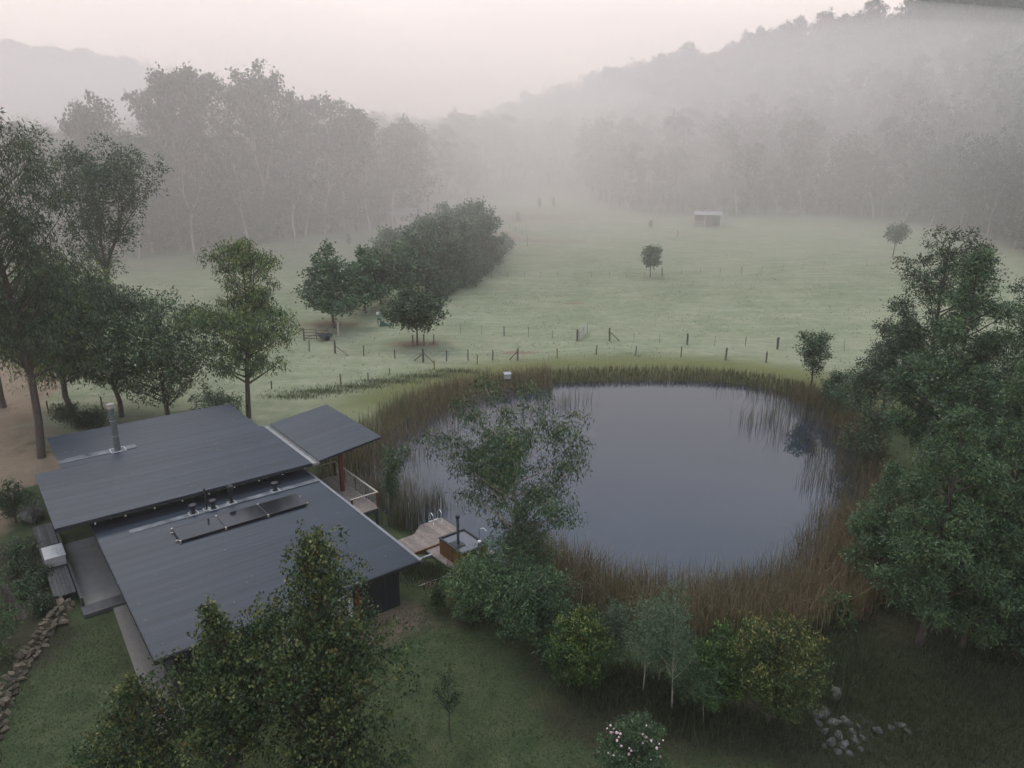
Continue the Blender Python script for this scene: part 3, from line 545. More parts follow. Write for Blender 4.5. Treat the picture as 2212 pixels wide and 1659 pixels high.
# shrubs, fern fronds and trunk on the far left
ptree('cedar_tree', 'bright feathery conifer cut by the picture edge beside the stone wall', -35, 1420, 1060, 130, 190, 'mono', 6500, .2, .05, 'cedar', 'spray', nb=40, t0=.05, env=lambda t: (1 - t) ** .6, up=.1, R=.36, clump=.45, flat=.5)
ptree('bed_shrub', 'dark green shrub beside the pale garden boulder', 35, 1130, 1040, 75, 191, 'mono', 2600, .16, .06, 'dark', 'up', cat='shrub', nb=24, t0=.03, env=lambda t: (1 - t) ** .4, up=.9, R=.45)
ptree('bed_shrub', 'spindly plant in front of the pale garden boulder', 78, 1140, 1062, 46, 192, 'mono', 500, .14, .03, 'grey', 'up', cat='plant', nb=14, t0=.05, env=lambda t: 1 - .4 * t, up=1.2, R=.5)
for i, (x, y, wp) in enumerate([(55, 1200, 70), (85, 1260, 60), (60, 1290, 70), (95, 1320, 50), (50, 1240, 60)]):
    ptree('ground_cover_plant', 'low dark plant in the garden bed beside the boardwalk', x, y, y - 35, wp, 195 + i, 'mono', 1300, .14, .06, 'dark', 'spray', cat='plant', group='low plants of the garden bed', nb=18, t0=.02, env=lambda t: 1 - .3 * t, up=.4, R=.9)
gp = at(52, 1335); tr = thing('leaning_trunk', 'bare grey trunk leaning out of the mulch bed', 'tree', tuple(gp))
m_ = MB().tube([(0, 0, -.2), (-.25, -.1, .8), (-.75, -.1, 2.2), (-1.3, 0, 4.0)], [.2, .17, .16, .14], 10); m_.build('trunk', M_BARK, tr, smooth=True)
m_ = MB().tube([(-1.3, 0, 4.0), (-1.6, .1, 4.9), (-2.2, .2, 5.8)], [.13, .09, .05], 8); m_.build('branch', M_BARKP, tr, smooth=True)

# ------------------------------------------------------------------ misty forest
def proto(seed, kind, h, wd, n, L, W, **kw):
    return build_tree(np.random.default_rng(seed), kind, h, wd, n, L, W, 'far', 'round', **kw)
PR = []
for i in range(5):
    wood, lf = proto(300 + i, 'euc', 1.0, .62, 3600, .026, .017, levels=4, trunk=.33, spread=.46, clump=.5, flat=.55, rmul=.8)
    PR.append((quads_mesh('gum_trunk', wood[0], wood[1], M_BARKP, smooth=True), quads_mesh('gum_crown', lf[0], lf[1], M_LEAF, lf[2])))
for i in range(3):
    wood, lf = proto(310 + i, 'mono', 1.0, .75, 3200, .036, .024, nb=34, t0=.1, env=lambda t: math.sin(math.pi * min(1, .25 + t * .68)) ** .6, up=.55, R=.36, clump=.5)
    PR.append((quads_mesh('bush_trunk', wood[0], wood[1], M_BARK, smooth=True), quads_mesh('bush_crown', lf[0], lf[1], M_LEAF, lf[2])))
fr = np.random.default_rng(77)
def far_tree(name, label, px, py, topy, k, group, wscale=1.0):
    p = at(px, py); h = ztop(p, topy); t = thing(name, label, 'tree', tuple(p - [0, 0, .2]), fr.random() * 6.28, group)
    t.scale = (h * wscale, h * wscale, h); link('trunk', PR[k][0], t); link('crown', PR[k][1], t); return t
L1 = 'tall mist-veiled gum in the tree line behind the left paddock'
for i, (x, y, tp, ws) in enumerate([(260, 560, 205, .8), (330, 545, 165, .9), (390, 540, 160, .9), (440, 530, 155, .8), (500, 525, 150, .9), (560, 520, 142, .85), (605, 515, 170, .9), (660, 510, 220, 1), (700, 505, 213, 1), (745, 500, 240, 1), (800, 498, 250, 1), (850, 490, 262, 1), (215, 560, 250, .8),
                                    (300, 560, 290, 1.0), (420, 545, 300, .9), (540, 530, 290, .9), (640, 520, 300, .9)]):
    far_tree('gum_tree', {5: 'tallest misty gum with a tufted top in the left tree line', 12: 'outlying misty gum next to the hazy spreading gum', 11: 'low misty gum ending the left tree line at the valley head'}.get(i, L1), x, y, tp, i % 5, 'gums of the left tree line', ws)
for i, (x, y, tp) in enumerate([(300, 545, 400), (350, 548, 410), (400, 540, 390), (455, 533, 380), (515, 527, 400), (560, 522, 410), (610, 515, 380), (665, 508, 390), (715, 503, 395), (770, 498, 400), (820, 490, 405), (580, 524, 440), (480, 532, 440), (690, 508, 440)]):
    far_tree('understorey_tree', 'shorter bushy tree under the left line of gums', x, y, tp, 5 + i % 3, 'bushy trees under the left gums', 1.0)
for i, (x, y, tp) in enumerate([(905, 470, 262), (960, 440, 272), (925, 460, 285), (1010, 425, 300), (1045, 412, 262), (1090, 408, 250), (1130, 405, 275), (1185, 402, 258), (1225, 402, 265), (1270, 405, 280), (985, 430, 285), (870, 480, 300)]):
    far_tree('gum_tree', 'faint gum closing the misty head of the valley', x, y, tp, (i * 2) % 8, 'gums at the head of the valley', 1.1)
EDGE = [(1285, 425), (1320, 450), (1355, 458), (1390, 460), (1425, 462), (1460, 462), (1500, 464), (1545, 462), (1590, 466), (1635, 466), (1680, 465), (1725, 466), (1770, 466), (1815, 467), (1860, 470), (1905, 474), (1955, 480), (2010, 490), (2070, 505), (2130, 520), (2190, 540), (2240, 560)]
for i, (x, y) in enumerate(EDGE):
    far_tree('gum_tree', 'pale trunked gum along the foot of the wooded slope', x, y - 2, 375 - 30 * (i % 3) + fr.integers(-18, 18), i % 5, 'gums at the foot of the wooded slope', .95)
    far_tree('understorey_tree', 'dense bushy tree filling the foot of the wooded slope', x + 18, y - 4, 395 + fr.integers(-25, 20), 5 + i % 3, 'bushy trees at the foot of the slope', 1.1)
# bare pale gums that stand out at the edge
for x, y, tp, lb in [(487, 528, 440, 'pale forked bare gum standing in the left paddock edge'), (382, 512, 395, 'pale gum with three upswept limbs in the left trees'), (1885, 470, 290, 'pale bare stemmed gum on the right slope foot')]:
    p = at(x, y); h = ztop(p, tp); t = thing('bare_gum', lb, 'tree', tuple(p))
    wood, lf = build_tree(np.random.default_rng(int(x)), 'euc', h, h * .55, 900, .4, .2, 'far', 'round', levels=3, trunk=.42, spread=.42, clump=.4, rmul=.9)
    link('trunk', quads_mesh('bare_trunk', wood[0], wood[1], M_STEM, smooth=True), t); link('crown', quads_mesh('bare_crown', lf[0], lf[1], M_LEAF, lf[2]), t)
# the wood behind reads as one mass: points carrying trees
BX = np.array([-400, 0, 350, 700, 830, 1040, 1260, 1290, 1480, 1600, 2000, 2212, 2900.]); BYP = np.array([570, 570, 535, 500, 478, 406, 402, 440, 458, 464, 470, 545, 640.])
cand = []
X = fr.uniform(-300, 420, 17000); Y = fr.uniform(120, 640, 17000); Z = ground(X, Y); px, py, dep = proj(X, Y, Z)
okm = (px > -250) & (px < 2500) & (py < np.interp(px, BX, BYP) - 4)
keep = []
grid = {}
for i in np.where(okm)[0]:
    k = (int(X[i] // 8), int(Y[i] // 8))
    if any((X[i] - X[j]) ** 2 + (Y[i] - Y[j]) ** 2 < (4.8 + Y[i] * .004) ** 2 for a in (-1, 0, 1) for b in (-1, 0, 1) for j in grid.get((k[0] + a, k[1] + b), [])): continue
    grid.setdefault(k, []).append(i); keep.append(i)
X2 = fr.uniform(-520, -150, 2500); Y2 = fr.uniform(300, 640, 2500); keep = np.array(keep)
FX, FY = np.concatenate([X[keep], X2[:700]]), np.concatenate([Y[keep], Y2[:700]])
FZ = ground(FX, FY) - .3
pc = bpy.data.collections.new('forest_sources')
for i, (tm, cm_) in enumerate(PR):
    o = bpy.data.objects.new('forest_source', cm_.copy()); bm = bmesh.new(); bm.from_mesh(cm_); nb_ = len(bm.faces); bm.from_mesh(tm)
    bm.faces.ensure_lookup_table()
    for f_ in bm.faces[nb_:]: f_.material_index = 1
    bm.to_mesh(o.data); bm.free(); o.data.materials.append(M_BARKP if i < 5 else M_BARK); pc.objects.link(o)
fme = bpy.data.meshes.new('hillside_forest'); fme.vertices.add(len(FX)); fme.vertices.foreach_set('co', np.stack([FX, FY, FZ], -1).astype(np.float32).ravel()); fme.update()
fo = tag(link('hillside_forest', fme), 'misty gum forest covering the slope and ridges', None, kind='stuff')
ng = bpy.data.node_groups.new('forest_points', 'GeometryNodeTree'); ng.interface.new_socket('Geometry', in_out='INPUT', socket_type='NodeSocketGeometry'); ng.interface.new_socket('Geometry', in_out='OUTPUT', socket_type='NodeSocketGeometry')
gi, go = N(ng, 'NodeGroupInput'), N(ng, 'NodeGroupOutput'); ci = N(ng, 'GeometryNodeCollectionInfo'); ci.inputs[0].default_value = pc; ci.inputs['Separate Children'].default_value = True
iop = N(ng, 'GeometryNodeInstanceOnPoints'); iop.inputs['Pick Instance'].default_value = True
rv = N(ng, 'FunctionNodeRandomValue', data_type='FLOAT'); rv.inputs[2].default_value = 15; rv.inputs[3].default_value = 25
rr = N(ng, 'FunctionNodeRandomValue', data_type='FLOAT'); rr.inputs[2].default_value = 0; rr.inputs[3].default_value = 6.28; rr.inputs['Seed'].default_value = 3
cx_ = N(ng, 'ShaderNodeCombineXYZ'); ng.links.new(rr.outputs[1], cx_.inputs[2])
for a, b in ((gi.outputs[0], iop.inputs['Points']), (ci.outputs[0], iop.inputs['Instance']), (rv.outputs[1], iop.inputs['Scale']), (cx_.outputs[0], iop.inputs['Rotation']), (iop.outputs[0], go.inputs[0])): ng.links.new(a, b)
fo.modifiers.new('trees', 'NODES').node_group = ng

# ------------------------------------------------------------------ reeds and rough grass
def blades(rng, P, h, wd, lean, cols, tipcol):
    n = len(P); a = rng.random(n) * 6.283; ln = np.abs(rng.normal(0, lean, n)); d = np.c_[np.cos(a), np.sin(a), np.zeros(n)]; b = rng.random(n) * 6.283
    s = np.c_[np.cos(b), np.sin(b), np.zeros(n)] * wd / 2; h = h[:, None]; up = np.array([[0, 0, 1.0]])
    m = P + up * h * .55 + d * h * .12 * ln[:, None]; t = P + up * h * np.clip(1 - .35 * ln[:, None] ** 2, .35, 1) + d * h * .75 * ln[:, None]
    V = np.stack([P - s, P + s, m + s * .85, m - s * .85, t + s * .12, t - s * .12], 1).reshape(-1, 3)
    k = np.arange(n)[:, None] * 6; Q = np.concatenate([k + [0, 1, 2, 3], k + [3, 2, 4, 5]])
    C = np.stack([cols, cols, (cols + tipcol) / 2, (cols + tipcol) / 2, tipcol, tipcol], 1).reshape(-1, 3)
    return V, Q, C
def reed_bed(name, label, mask, nsamp, hfun, pal, lean=.35, wd=.035, seed=1):
    g = np.random.default_rng(seed); lo, hi = POND.min(0) - 6, POND.max(0) + 6
    x = g.uniform(lo[0], hi[0], nsamp); y = g.uniform(lo[1], hi[1], nsamp); d = sdist(x, y); k = mask(x, y, d, g); x, y, d = x[k], y[k], d[k]
    z = ground(x, y) - .03; n = len(x); pc_ = np.array(pal); i = g.integers(0, len(pc_), n); j = g.integers(0, len(pc_), n)
    pn = vnoise(x, y, .45, seed + 9)[:, None]
    c = pc_[i] * g.uniform(.7, 1.3, (n, 1)); tcol = (pc_[j] * (1 - pn) + pc_[min(5, len(pc_) - 1)] * pn) * g.uniform(.8, 1.3, (n, 1))
    V, Q, C = blades(g, np.c_[x, y, z], hfun(x, y, d, g), wd, lean, c, tcol)
    return tag(link(name, quads_mesh(name, V, Q, M_REED, C)), label, None, kind='stuff')
BROWN = [(.075, .088, .040), (.115, .098, .048), (.14, .102, .056), (.16, .110, .062), (.33, .26, .16), (.185, .135, .076), (.078, .098, .044), (.22, .17, .10), (.055, .076, .034), (.09, .11, .05)]
GREEN = [(.055, .072, .030), (.075, .09, .036), (.11, .095, .042), (.045, .06, .026), (.16, .12, .06)]
def dens(x, y, d, lo, hi, g, thin=.5, pw=1.0):
    n_ = vnoise(x, y, .35, 4) * .6 + vnoise(x, y, 1.1, 8) * .4
    f = sstep(lo, lo + (0 - lo) * .9 + .2, d) * sstep(hi, hi - 1.2, d); return g.random(len(x)) < np.clip(f * (n_ * 1.6 - thin + .35), 0, 1) ** pw
def m_left(x, y, d, g): return (x < 4) & (y > 41) & dens(x, y, d, -7.5, 3.2, g, .28) & ~((x > 0) & (d < -3))
def m_near(x, y, d, g): return (x > .8) & (y < 41) & dens(x, y, d, -4.4, 3.6, g, .24)
def m_right(x, y, d, g): return (x > 19) & (y >= 40) & (y < 66) & dens(x, y, d, -5.0, 2.0, g, .36)
def m_far(x, y, d, g): return (y > 61) & (x > 0) & (d > -.9) & (d < 2.8) & (g.random(len(x)) < .9)
reed_bed('reed_bed', 'rust brown reed bed along the left shore of the pond', m_left, 130000, lambda x, y, d, g: g.uniform(1.1, 2.1, len(x)) * np.where(d > 1.5, .75, 1), BROWN, .34, .034, 1)
reed_bed('reed_bed', 'tangled brown reed bed on the lawn side of the pond', m_near, 290000, lambda x, y, d, g: g.uniform(1.2, 2.7, len(x)), BROWN, .48, .028, 2)
reed_bed('reed_bed', 'thin olive reeds under the right hand wattles', m_right, 90000, lambda x, y, d, g: g.uniform(1.1, 2.2, len(x)), GREEN + BROWN[2:4], .32, .034, 3)
reed_bed('bank_grass', 'short green sedge fringing the far pond bank', m_far, 110000, lambda x, y, d, g: g.uniform(.3, .95, len(x)), GREEN, .4, .05, 4)
def clump_reeds(name, label, spots, seed, h=(1.2, 2.2), pal=GREEN, r=.25, per=26, lean=.18, wd=.03):
    g = np.random.default_rng(seed); P = np.concatenate([np.c_[g.normal(x, r, per), g.normal(y, r, per)] for x, y in spots]); z = ground(P[:, 0], P[:, 1]) - .02
    z = np.maximum(z, -.7); pc_ = np.array(pal); n = len(P); c = pc_[g.integers(0, len(pc_), n)] * g.uniform(.7, 1.2, (n, 1))
    V, Q, C = blades(g, np.c_[P, z], g.uniform(*h, n) + np.maximum(0, -z), wd, lean, c, pc_[g.integers(0, len(pc_), n)])
    return tag(link(name, quads_mesh(name, V, Q, M_REED, C)), label, None, kind='stuff')
g_ = np.random.default_rng(21)
clump_reeds('reed_clumps', 'thin upright reeds standing in open water near the jetty', [tuple(atz(px, py, 0)[:2]) for px, py in [(905, 1130), (918, 1120), (935, 1108), (945, 1095), (890, 1120), (872, 1130), (860, 1135), (880, 1145), (850, 1140), (868, 1150), (895, 1148)]], 31, per=34)
clump_reeds('reed_clumps', 'scattered reeds rising from the far right shallows', [tuple(atz(px + g_.normal(0, 6), py + g_.normal(0, 5), 0)[:2]) for px, py in [(1606, 905), (1640, 905), (1660, 915), (1680, 910), (1700, 925), (1720, 940), (1690, 950), (1730, 960), (1750, 975), (1765, 1000), (1745, 905), (1715, 890), (1670, 895), (1740, 1040), (1790, 1060), (1810, 1090), (1780, 1030)]], 32, h=(.8, 1.9), r=.4, per=22)
clump_reeds('reed_clumps', 'scattered reeds rising from the far left shallows', [tuple(atz(px + g_.normal(0, 5), py + g_.normal(0, 4), 0)[:2]) for px, py in [(1180, 880), (1200, 878), (1220, 875), (1240, 868), (1165, 885), (1150, 890), (1130, 892), (1262, 866), (1100, 893), (1075, 898), (1040, 900), (1010, 912), (980, 930), (955, 945), (940, 960), (920, 975), (900, 990)]], 33, h=(.8, 1.6), r=.5, per=20)
def grass_patch(name, label, spots, per, r, h, seed, pal, wd=.03, lean=.5):
    g = np.random.default_rng(seed); P = np.concatenate([np.c_[g.normal(at(px, py)[0], r * sx, per), g.normal(at(px, py)[1], r * sy, per)] for px, py, sx, sy in spots])
    d = sdist(P[:, 0], P[:, 1]); P = P[d > .1]; z = ground(P[:, 0], P[:, 1]) - .02; pc_ = np.array(pal); n = len(P); c = pc_[g.integers(0, len(pc_), n)] * g.uniform(.7, 1.25, (n, 1))
    V, Q, C = blades(g, np.c_[P, z], g.uniform(*h, n), wd, lean, c, pc_[g.integers(0, len(pc_), n)])
    return tag(link(name, quads_mesh(name, V, Q, M_REED, C)), label, None, kind='stuff')
LG = [(.05, .075, .035), (.07, .09, .045), (.10, .11, .055), (.04, .06, .028), (.13, .12, .065)]
DG = [(.026, .042, .017), (.038, .056, .023), (.055, .070, .030), (.075, .076, .037), (.030, .046, .018)]
grass_patch('long_grass', 'unmown grass strip beside the dam bank fence', [(x, y, 1.6, .35) for x, y in zip(np.linspace(625, 1010, 34), np.linspace(858, 800, 34) + 4 * np.sin(np.arange(34)))], 130, .9, (.15, .45), 41, [(.10, .13, .06), (.14, .165, .085), (.20, .21, .12), (.085, .11, .05)], .04)
grass_patch('long_grass', 'rank grass under the white stemmed wattles', [(x, y, 1.2, .7) for x, y in [(1380, 1480), (1420, 1500), (1340, 1470), (1460, 1530), (1300, 1500), (1500, 1560), (1760, 1420), (1740, 1460), (1800, 1390), (1840, 1440), (1780, 1500)]], 900, .75, (.2, .75), 42, DG + LG[:2], .022)
grass_patch('long_grass', 'dark scrubby grass on the slope beside the rock pile', [(x, y, 1.6, 1.0) for x, y in [(1850, 1480), (1930, 1500), (2010, 1470), (2090, 1490), (2160, 1540), (2030, 1560), (2190, 1450), (1900, 1440), (2120, 1600), (1960, 1620), (2060, 1630), (1720, 1590), (1880, 1540)]], 1100, 1.0, (.1, .42), 46, DG + [(.05, .075, .03)], .022)
grass_patch('long_grass', 'grass tufts around the tub deck footing', [(x, y, 1.2, .7) for x, y in [(905, 1240), (940, 1255), (890, 1225), (965, 1240), (925, 1225)]], 700, .6, (.12, .4), 43, DG + LG[:1], .02)
g = np.random.default_rng(45); x = g.uniform(-60, 75, 150000); y = g.uniform(52, 150, 150000); d = sdist(x, y); px_, py_, _z = proj(x, y, ground(x, y))
k = (d > 3) & (px_ > -30) & (px_ < 2250) & (py_ < 900) & (g.random(len(x)) < (vnoise(x, y, .25, 12) ** 2) * (vnoise(x, y * 3, .12, 13) + .2) * .45) & ~((x < -9) & (y < 56)); x, y = x[k], y[k]; n = len(x)
PG = np.array([(.12, .15, .075), (.20, .215, .13), (.28, .285, .19), (.10, .13, .065), (.34, .33, .24)]); c = (PG[g.integers(0, 5, n)] * .5 + PG.mean(0) * .45) * g.uniform(.8, 1.1, (n, 1))
V, Q, C = blades(g, np.c_[x, y, ground(x, y) - .02], g.uniform(.06, .22, n), .07, .7, c, c * 1.2)
tag(link('pasture_grass', quads_mesh('pasture_grass', V, Q, M_REED, C)), 'uneven dewy grass tufts over the paddock', None, kind='stuff')
# lawn blades on the near ground
g = np.random.default_rng(44); x = g.uniform(-22, 24, 300000); y = g.uniform(16.5, 34, 300000); hu_, hv_ = huv(x, y); px_, py_, _z = proj(x, y, np.full(len(x), 1.0))
k = (px_ > -40) & (px_ < 2260) & (py_ < 1700) & (py_ > 1230) & ~((hu_ > -.4) & (hu_ < 11.7) & (hv_ > .2) & (hv_ < 27)) & ~((hu_ > -9) & (hu_ < -.3) & (hv_ > 8.6)) & (g.random(len(x)) < .42)
x, y = x[k], y[k]; d = sdist(x, y); k = d > 1.0; x, y = x[k], y[k]; z = ground(x, y) - .01; n = len(x); pc_ = np.array(DG); pn = vnoise(x, y, .5, 3)
c = pc_[g.integers(0, len(pc_), n)] * (.65 + .7 * pn[:, None]) * g.uniform(.8, 1.2, (n, 1))
V, Q, C = blades(g, np.c_[x, y, z], g.uniform(.04, .11, n) * (1 + sstep(15, 20, x) * 1.2), .022, .8, c, c * 1.35)
tag(link('lawn_grass', quads_mesh('lawn_grass', V, Q, M_REED, C)), 'short dark lawn grass in front of the house', None, kind='stuff')

# ------------------------------------------------------------------ house
house = thing('house', 'long low house with charcoal corrugated skillion roofs beside the pond', 'house', (HA[0], HA[1], 0), HR)
SH = .762
def sheet_mesh(u0, u1, z0, z1, wdt=SH):
    k = int(round(wdt / .0762)); ns = k * 6; v = np.linspace(0, wdt, ns + 1); zz = .010 * np.cos(2 * math.pi * v / .0762) + .024 * v / wdt
    v = np.r_[v, wdt + .001]; zz = np.r_[zz, -.03]; m = len(v)
    V = np.concatenate([np.c_[np.full(m, u0), v, z0 + zz], np.c_[np.full(m, u1), v, z1 + zz]]); i = np.arange(m - 1)
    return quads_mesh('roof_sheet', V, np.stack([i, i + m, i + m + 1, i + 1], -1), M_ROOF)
def skillion(u0, u1, v0, v1, z0, z1, name='roof'):
    b = MB(); c = [(u0 + .06, v0 + .06), (u1 - .06, v0 + .06), (u1 - .06, v1 - .06), (u0 + .06, v1 - .06)]; zs = [z0, z1, z1, z0]
    V = [(p[0], p[1], z - .16) for p, z in zip(c, zs)] + [(p[0], p[1], z - .022) for p, z in zip(c, zs)]
    b.add(V, [(3, 2, 1, 0), (4, 5, 6, 7), (0, 1, 5, 4), (1, 2, 6, 5), (2, 3, 7, 6), (3, 0, 4, 7)])
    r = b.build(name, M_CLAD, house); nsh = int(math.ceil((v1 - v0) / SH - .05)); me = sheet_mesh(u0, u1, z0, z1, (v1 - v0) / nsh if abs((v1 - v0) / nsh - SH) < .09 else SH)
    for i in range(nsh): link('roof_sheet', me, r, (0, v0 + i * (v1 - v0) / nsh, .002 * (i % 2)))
    return r
ZL, ZU = 3.4, 4.2
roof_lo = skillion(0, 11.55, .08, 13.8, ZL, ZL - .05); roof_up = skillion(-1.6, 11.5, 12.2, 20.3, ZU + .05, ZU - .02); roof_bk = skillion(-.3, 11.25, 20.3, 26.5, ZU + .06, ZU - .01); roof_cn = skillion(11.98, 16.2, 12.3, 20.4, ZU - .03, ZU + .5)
MB().box((1.4, 11.2, ZL + .022), (11.5, 11.62, ZL + .03)).build('flashing', M_ROOFT, roof_lo)
MB().box((-.29, 21.15, ZU + .08), (3.9, 21.85, ZU + .092)).build('flashing', M_ROOFT, roof_bk)
MB().bar((11.5, 0.02, ZL - .05), (11.5, 13.5, ZL - .05), .14, .10).bar((11.57, 0.02, ZL - .13), (11.57, 13.5, ZL - .13), .03, .2).build('barge_cap', M_BARGE, roof_lo)
MB().bar((.0, .06, ZL - .09), (.0, 13.6, ZL - .09), .05, .2).build('barge_board', M_CLAD, roof_lo)
MB().bar((0, .06, ZL - .1), (11.5, .06, ZL - .14), .05, .16).build('fascia', M_CLAD, roof_lo)
MB().bar((-1.6, 12.2, ZU - .06), (11.5, 12.2, ZU - .12), .05, .16).build('fascia', M_CLAD, roof_up)
gt = MB().box((11.56, 12.2, ZU - .2), (11.93, 20.6, ZU - .18)); gt.box((11.53, 12.2, ZU - .2), (11.56, 20.6, ZU - .045)); gt.box((11.93, 12.2, ZU - .2), (11.955, 20.6, ZU - .06)); gt.box((11.56, 12.18, ZU - .2), (11.93, 12.2, ZU - .05)); gt.build('gutter', M_GUTTER, roof_up)
for i in range(9): MB().tube([(.1 + i * 1.37, 12.24, ZU - .27), (.1 + i * 1.37, 12.24, ZU - .16)], [.04, .04], 8).build('downlight', M_WHITE, roof_up)
for i in range(7): MB().tube([(1.0 + i * 1.6, .12, ZL - .25), (1.0 + i * 1.6, .12, ZL - .16)], [.035, .035], 8).build('downlight', M_WHITE, roof_lo)
for i in range(5): MB().tube([(12.6 + i * .75, 12.36, ZU - .2 + i * .09), (12.6 + i * .75, 12.36, ZU - .11 + i * .09)], [.04, .04], 8).build('downlight', M_DARK, roof_cn)
# roof fittings
fl = MB().tube([(2.86, 21.4, ZU), (2.86, 21.4, 7.0)], [.18, .175], 18).build('flue', M_FLUE, house, smooth=False)
MB().tube([(2.86, 21.4, 7.0), (2.86, 21.4, 7.28)], [.22, .22], 18).tube([(2.86, 21.4, 7.10), (2.86, 21.4, 7.16)], [.235, .235], 18).build('cap', M_CAP, fl)
for z in (5.2, 6.2): MB().tube([(2.86, 21.4, z), (2.86, 21.4, z + .03)], [.19, .19], 18).build('joint_band', M_CAP, fl)
sq = MB(); [sq.bar((2.86 + a * .4, 21.4 + b * .4, ZU + .1), (2.86 + c * .4, 21.4 + d * .4, ZU + .1), .035, .02) for a, b, c, d in ((-1, -1, 1, -1), (1, -1, 1, 1), (1, 1, -1, 1), (-1, 1, -1, -1))]; sq.build('sealant', M_SEAL, fl)
def vent(u, v, h, r, cap=True):
    p = MB().tube([(u, v, ZL - .02), (u, v, ZL + h)], [r, r], 12).build('vent_pipe', M_DARK, house)
    if cap: MB().tube([(u, v, ZL + h * .72), (u, v, ZL + h * .8), (u, v, ZL + h * 1.05), (u, v, ZL + h * 1.12)], [r, r * 1.75, r * 1.9, r * 1.2], 12).build('cowl', M_DARK, p)
    q = MB(); k = r + .11; [q.bar((u + a * k, v + b * k, ZL + .045), (u + c * k, v + d * k, ZL + .045), .022, .014) for a, b, c, d in ((-1, -1, 1, -1), (1, -1, 1, 1), (1, 1, -1, 1), (-1, 1, -1, -1))]; q.build('sealant', M_SEAL, p)
vent(4.5, 11.5, .5, .11); vent(5.2, 11.55, 1.25, .045, False); vent(5.5, 11.4, .5, .11); vent(6.5, 11.5, .95, .09); vent(8.93, 11.5, .5, .11)
for i in range(3):
    u0 = 3.1 + i * 2.17; s = MB().box((u0 + .03, 8.6, ZL + .13), (u0 + 2.14, 10.12, ZL + .165)).build('solar_panel', M_PV, house, bevel=.006)
    f = MB(); f.box((u0 + .01, 8.57, ZL + .115), (u0 + 2.155, 8.6, ZL + .17)); f.box((u0 + .01, 10.12, ZL + .115), (u0 + 2.155, 10.15, ZL + .17)); f.box((u0 + .005, 8.6, ZL + .115), (u0 + .03, 10.12, ZL + .17)); f.box((u0 + 2.14, 8.6, ZL + .115), (u0 + 2.165, 10.12, ZL + .17)); f.build('frame', M_DARK, s)
    for v in (8.58, 10.14): MB().box((u0 - .03, v - .05, ZL + .03), (u0 + .05, v + .05, ZL + .185)).build('clamp', M_CAP, s)
for v in (8.85, 9.85): MB().bar((2.95, v, ZL + .07), (9.75, v, ZL + .05), .05, .07).build('mounting_rail', M_CAP, house)
# walls
MB().box((8.62, .75, .6), (10.7, .9, 3.22)).build('wall', M_CLAD, house)
for i in range(7): MB().box((8.66 + i * .292, .72, .7), (8.66 + i * .292 + .27, .75, 3.2)).build('cladding_board', M_CLAD, house)
MB().box((.7, .78, .6), (3.2, .9, 3.22)).build('wall', M_CLAD, house)
for i, (a, b) in enumerate(((3.2, 4.55), (4.6, 5.9), (5.95, 7.2), (7.25, 8.35))):
    wn = MB().box((a, .82, 1.05), (b, .86, 3.2)).build('window', M_CURT if i in (1, 3) else M_GLASS, house); f = MB(); f.box((a, .77, .95), (b, .87, 1.05)); f.box((a - .05, .77, 1.05), (a, .87, 3.2)); f.build('frame', M_CLAD, wn)
for u in (8.47, 3.1, 5.92): MB().box((u - .09, .52, .5), (u + .09, .7, 3.24)).build('post', M_REDT, house, bevel=.01)
MB().box((7.6, .4, .75), (8.6, .68, 1.15)).build('timber_step', M_REDT, house)
MB().box((10.55, .9, .5), (10.7, 13.6, 3.22)).build('wall', M_CLAD, house); MB().box((.7, .9, .6), (.85, 13.6, 3.22)).build('wall', M_CLAD, house)
cl = MB().box((.85, 13.45, 3.3), (10.55, 13.55, 4.05)).build('clerestory_window', M_GLASS, house)
for i in range(8): MB().box((.9 + i * 1.37, 13.4, 3.3), (.98 + i * 1.37, 13.45, 4.05)).build('mullion', M_CLAD, cl)
MB().box((.6, 13.6, .6), (.75, 25.8, 4.05)).build('wall', M_CLAD, house); MB().box((10.75, 13.6, .6), (10.9, 25.8, 4.05)).build('wall', M_CLAD, house); MB().box((.75, 25.65, .6), (10.75, 25.8, 4.05)).build('wall', M_CLAD, house)
cpst = MB().box((13.5, 12.82, -.4), (13.72, 13.04, 4.34)).build('canopy_post', M_REDT, house, bevel=.012); MB().box((15.4, 19.4, -.8), (15.6, 19.6, 4.5)).build('canopy_post', M_REDT, house, bevel=.012)
MB().bar((12.0, 12.93, 4.0), (16.1, 12.93, 4.44), .08, .2).build('canopy_beam', M_REDT, house); MB().bar((12.0, 19.5, 4.0), (16.1, 19.5, 4.44), .08, .2).build('canopy_beam', M_REDT, house)
# paving and timber walk on the drive side
court = thing('courtyard_slab', 'wet grey concrete courtyard slab under the roof edge', 'paving', (HA[0], HA[1], 0), HR)
MB().box((-1.15, 9.76, .7), (.58, 17.0, 1.1)).build('slab', M_CONC, court, bevel=.01)
ap = thing('concrete_apron', 'pale exposed aggregate strip along the house end wall', 'paving', (HA[0], HA[1], 0), HR)
MB().add([(-.15, 8.8, .6), (.68, 8.8, .6), (.68, -1.0, .6), (-.45, -1.0, .6), (-.15, 8.8, 1.04), (.68, 8.8, 1.04), (.68, -1.0, 1.04), (-.45, -1.0, 1.04)], [(4, 5, 6, 7)[::-1], (0, 1, 5, 4), (1, 2, 6, 5), (2, 3, 7, 6), (3, 0, 4, 7)]).build('slab', M_AGG, ap)
stp = thing('timber_step', 'dark weathered timber step at the end of the courtyard slab', 'step', (HA[0], HA[1], 0), HR)
for i in range(5): MB().box((-1.35, 8.86 + i * .176, .95), (.5, 8.86 + i * .176 + .165, 1.13)).build('board', M_TIMBD, stp, bevel=.008)
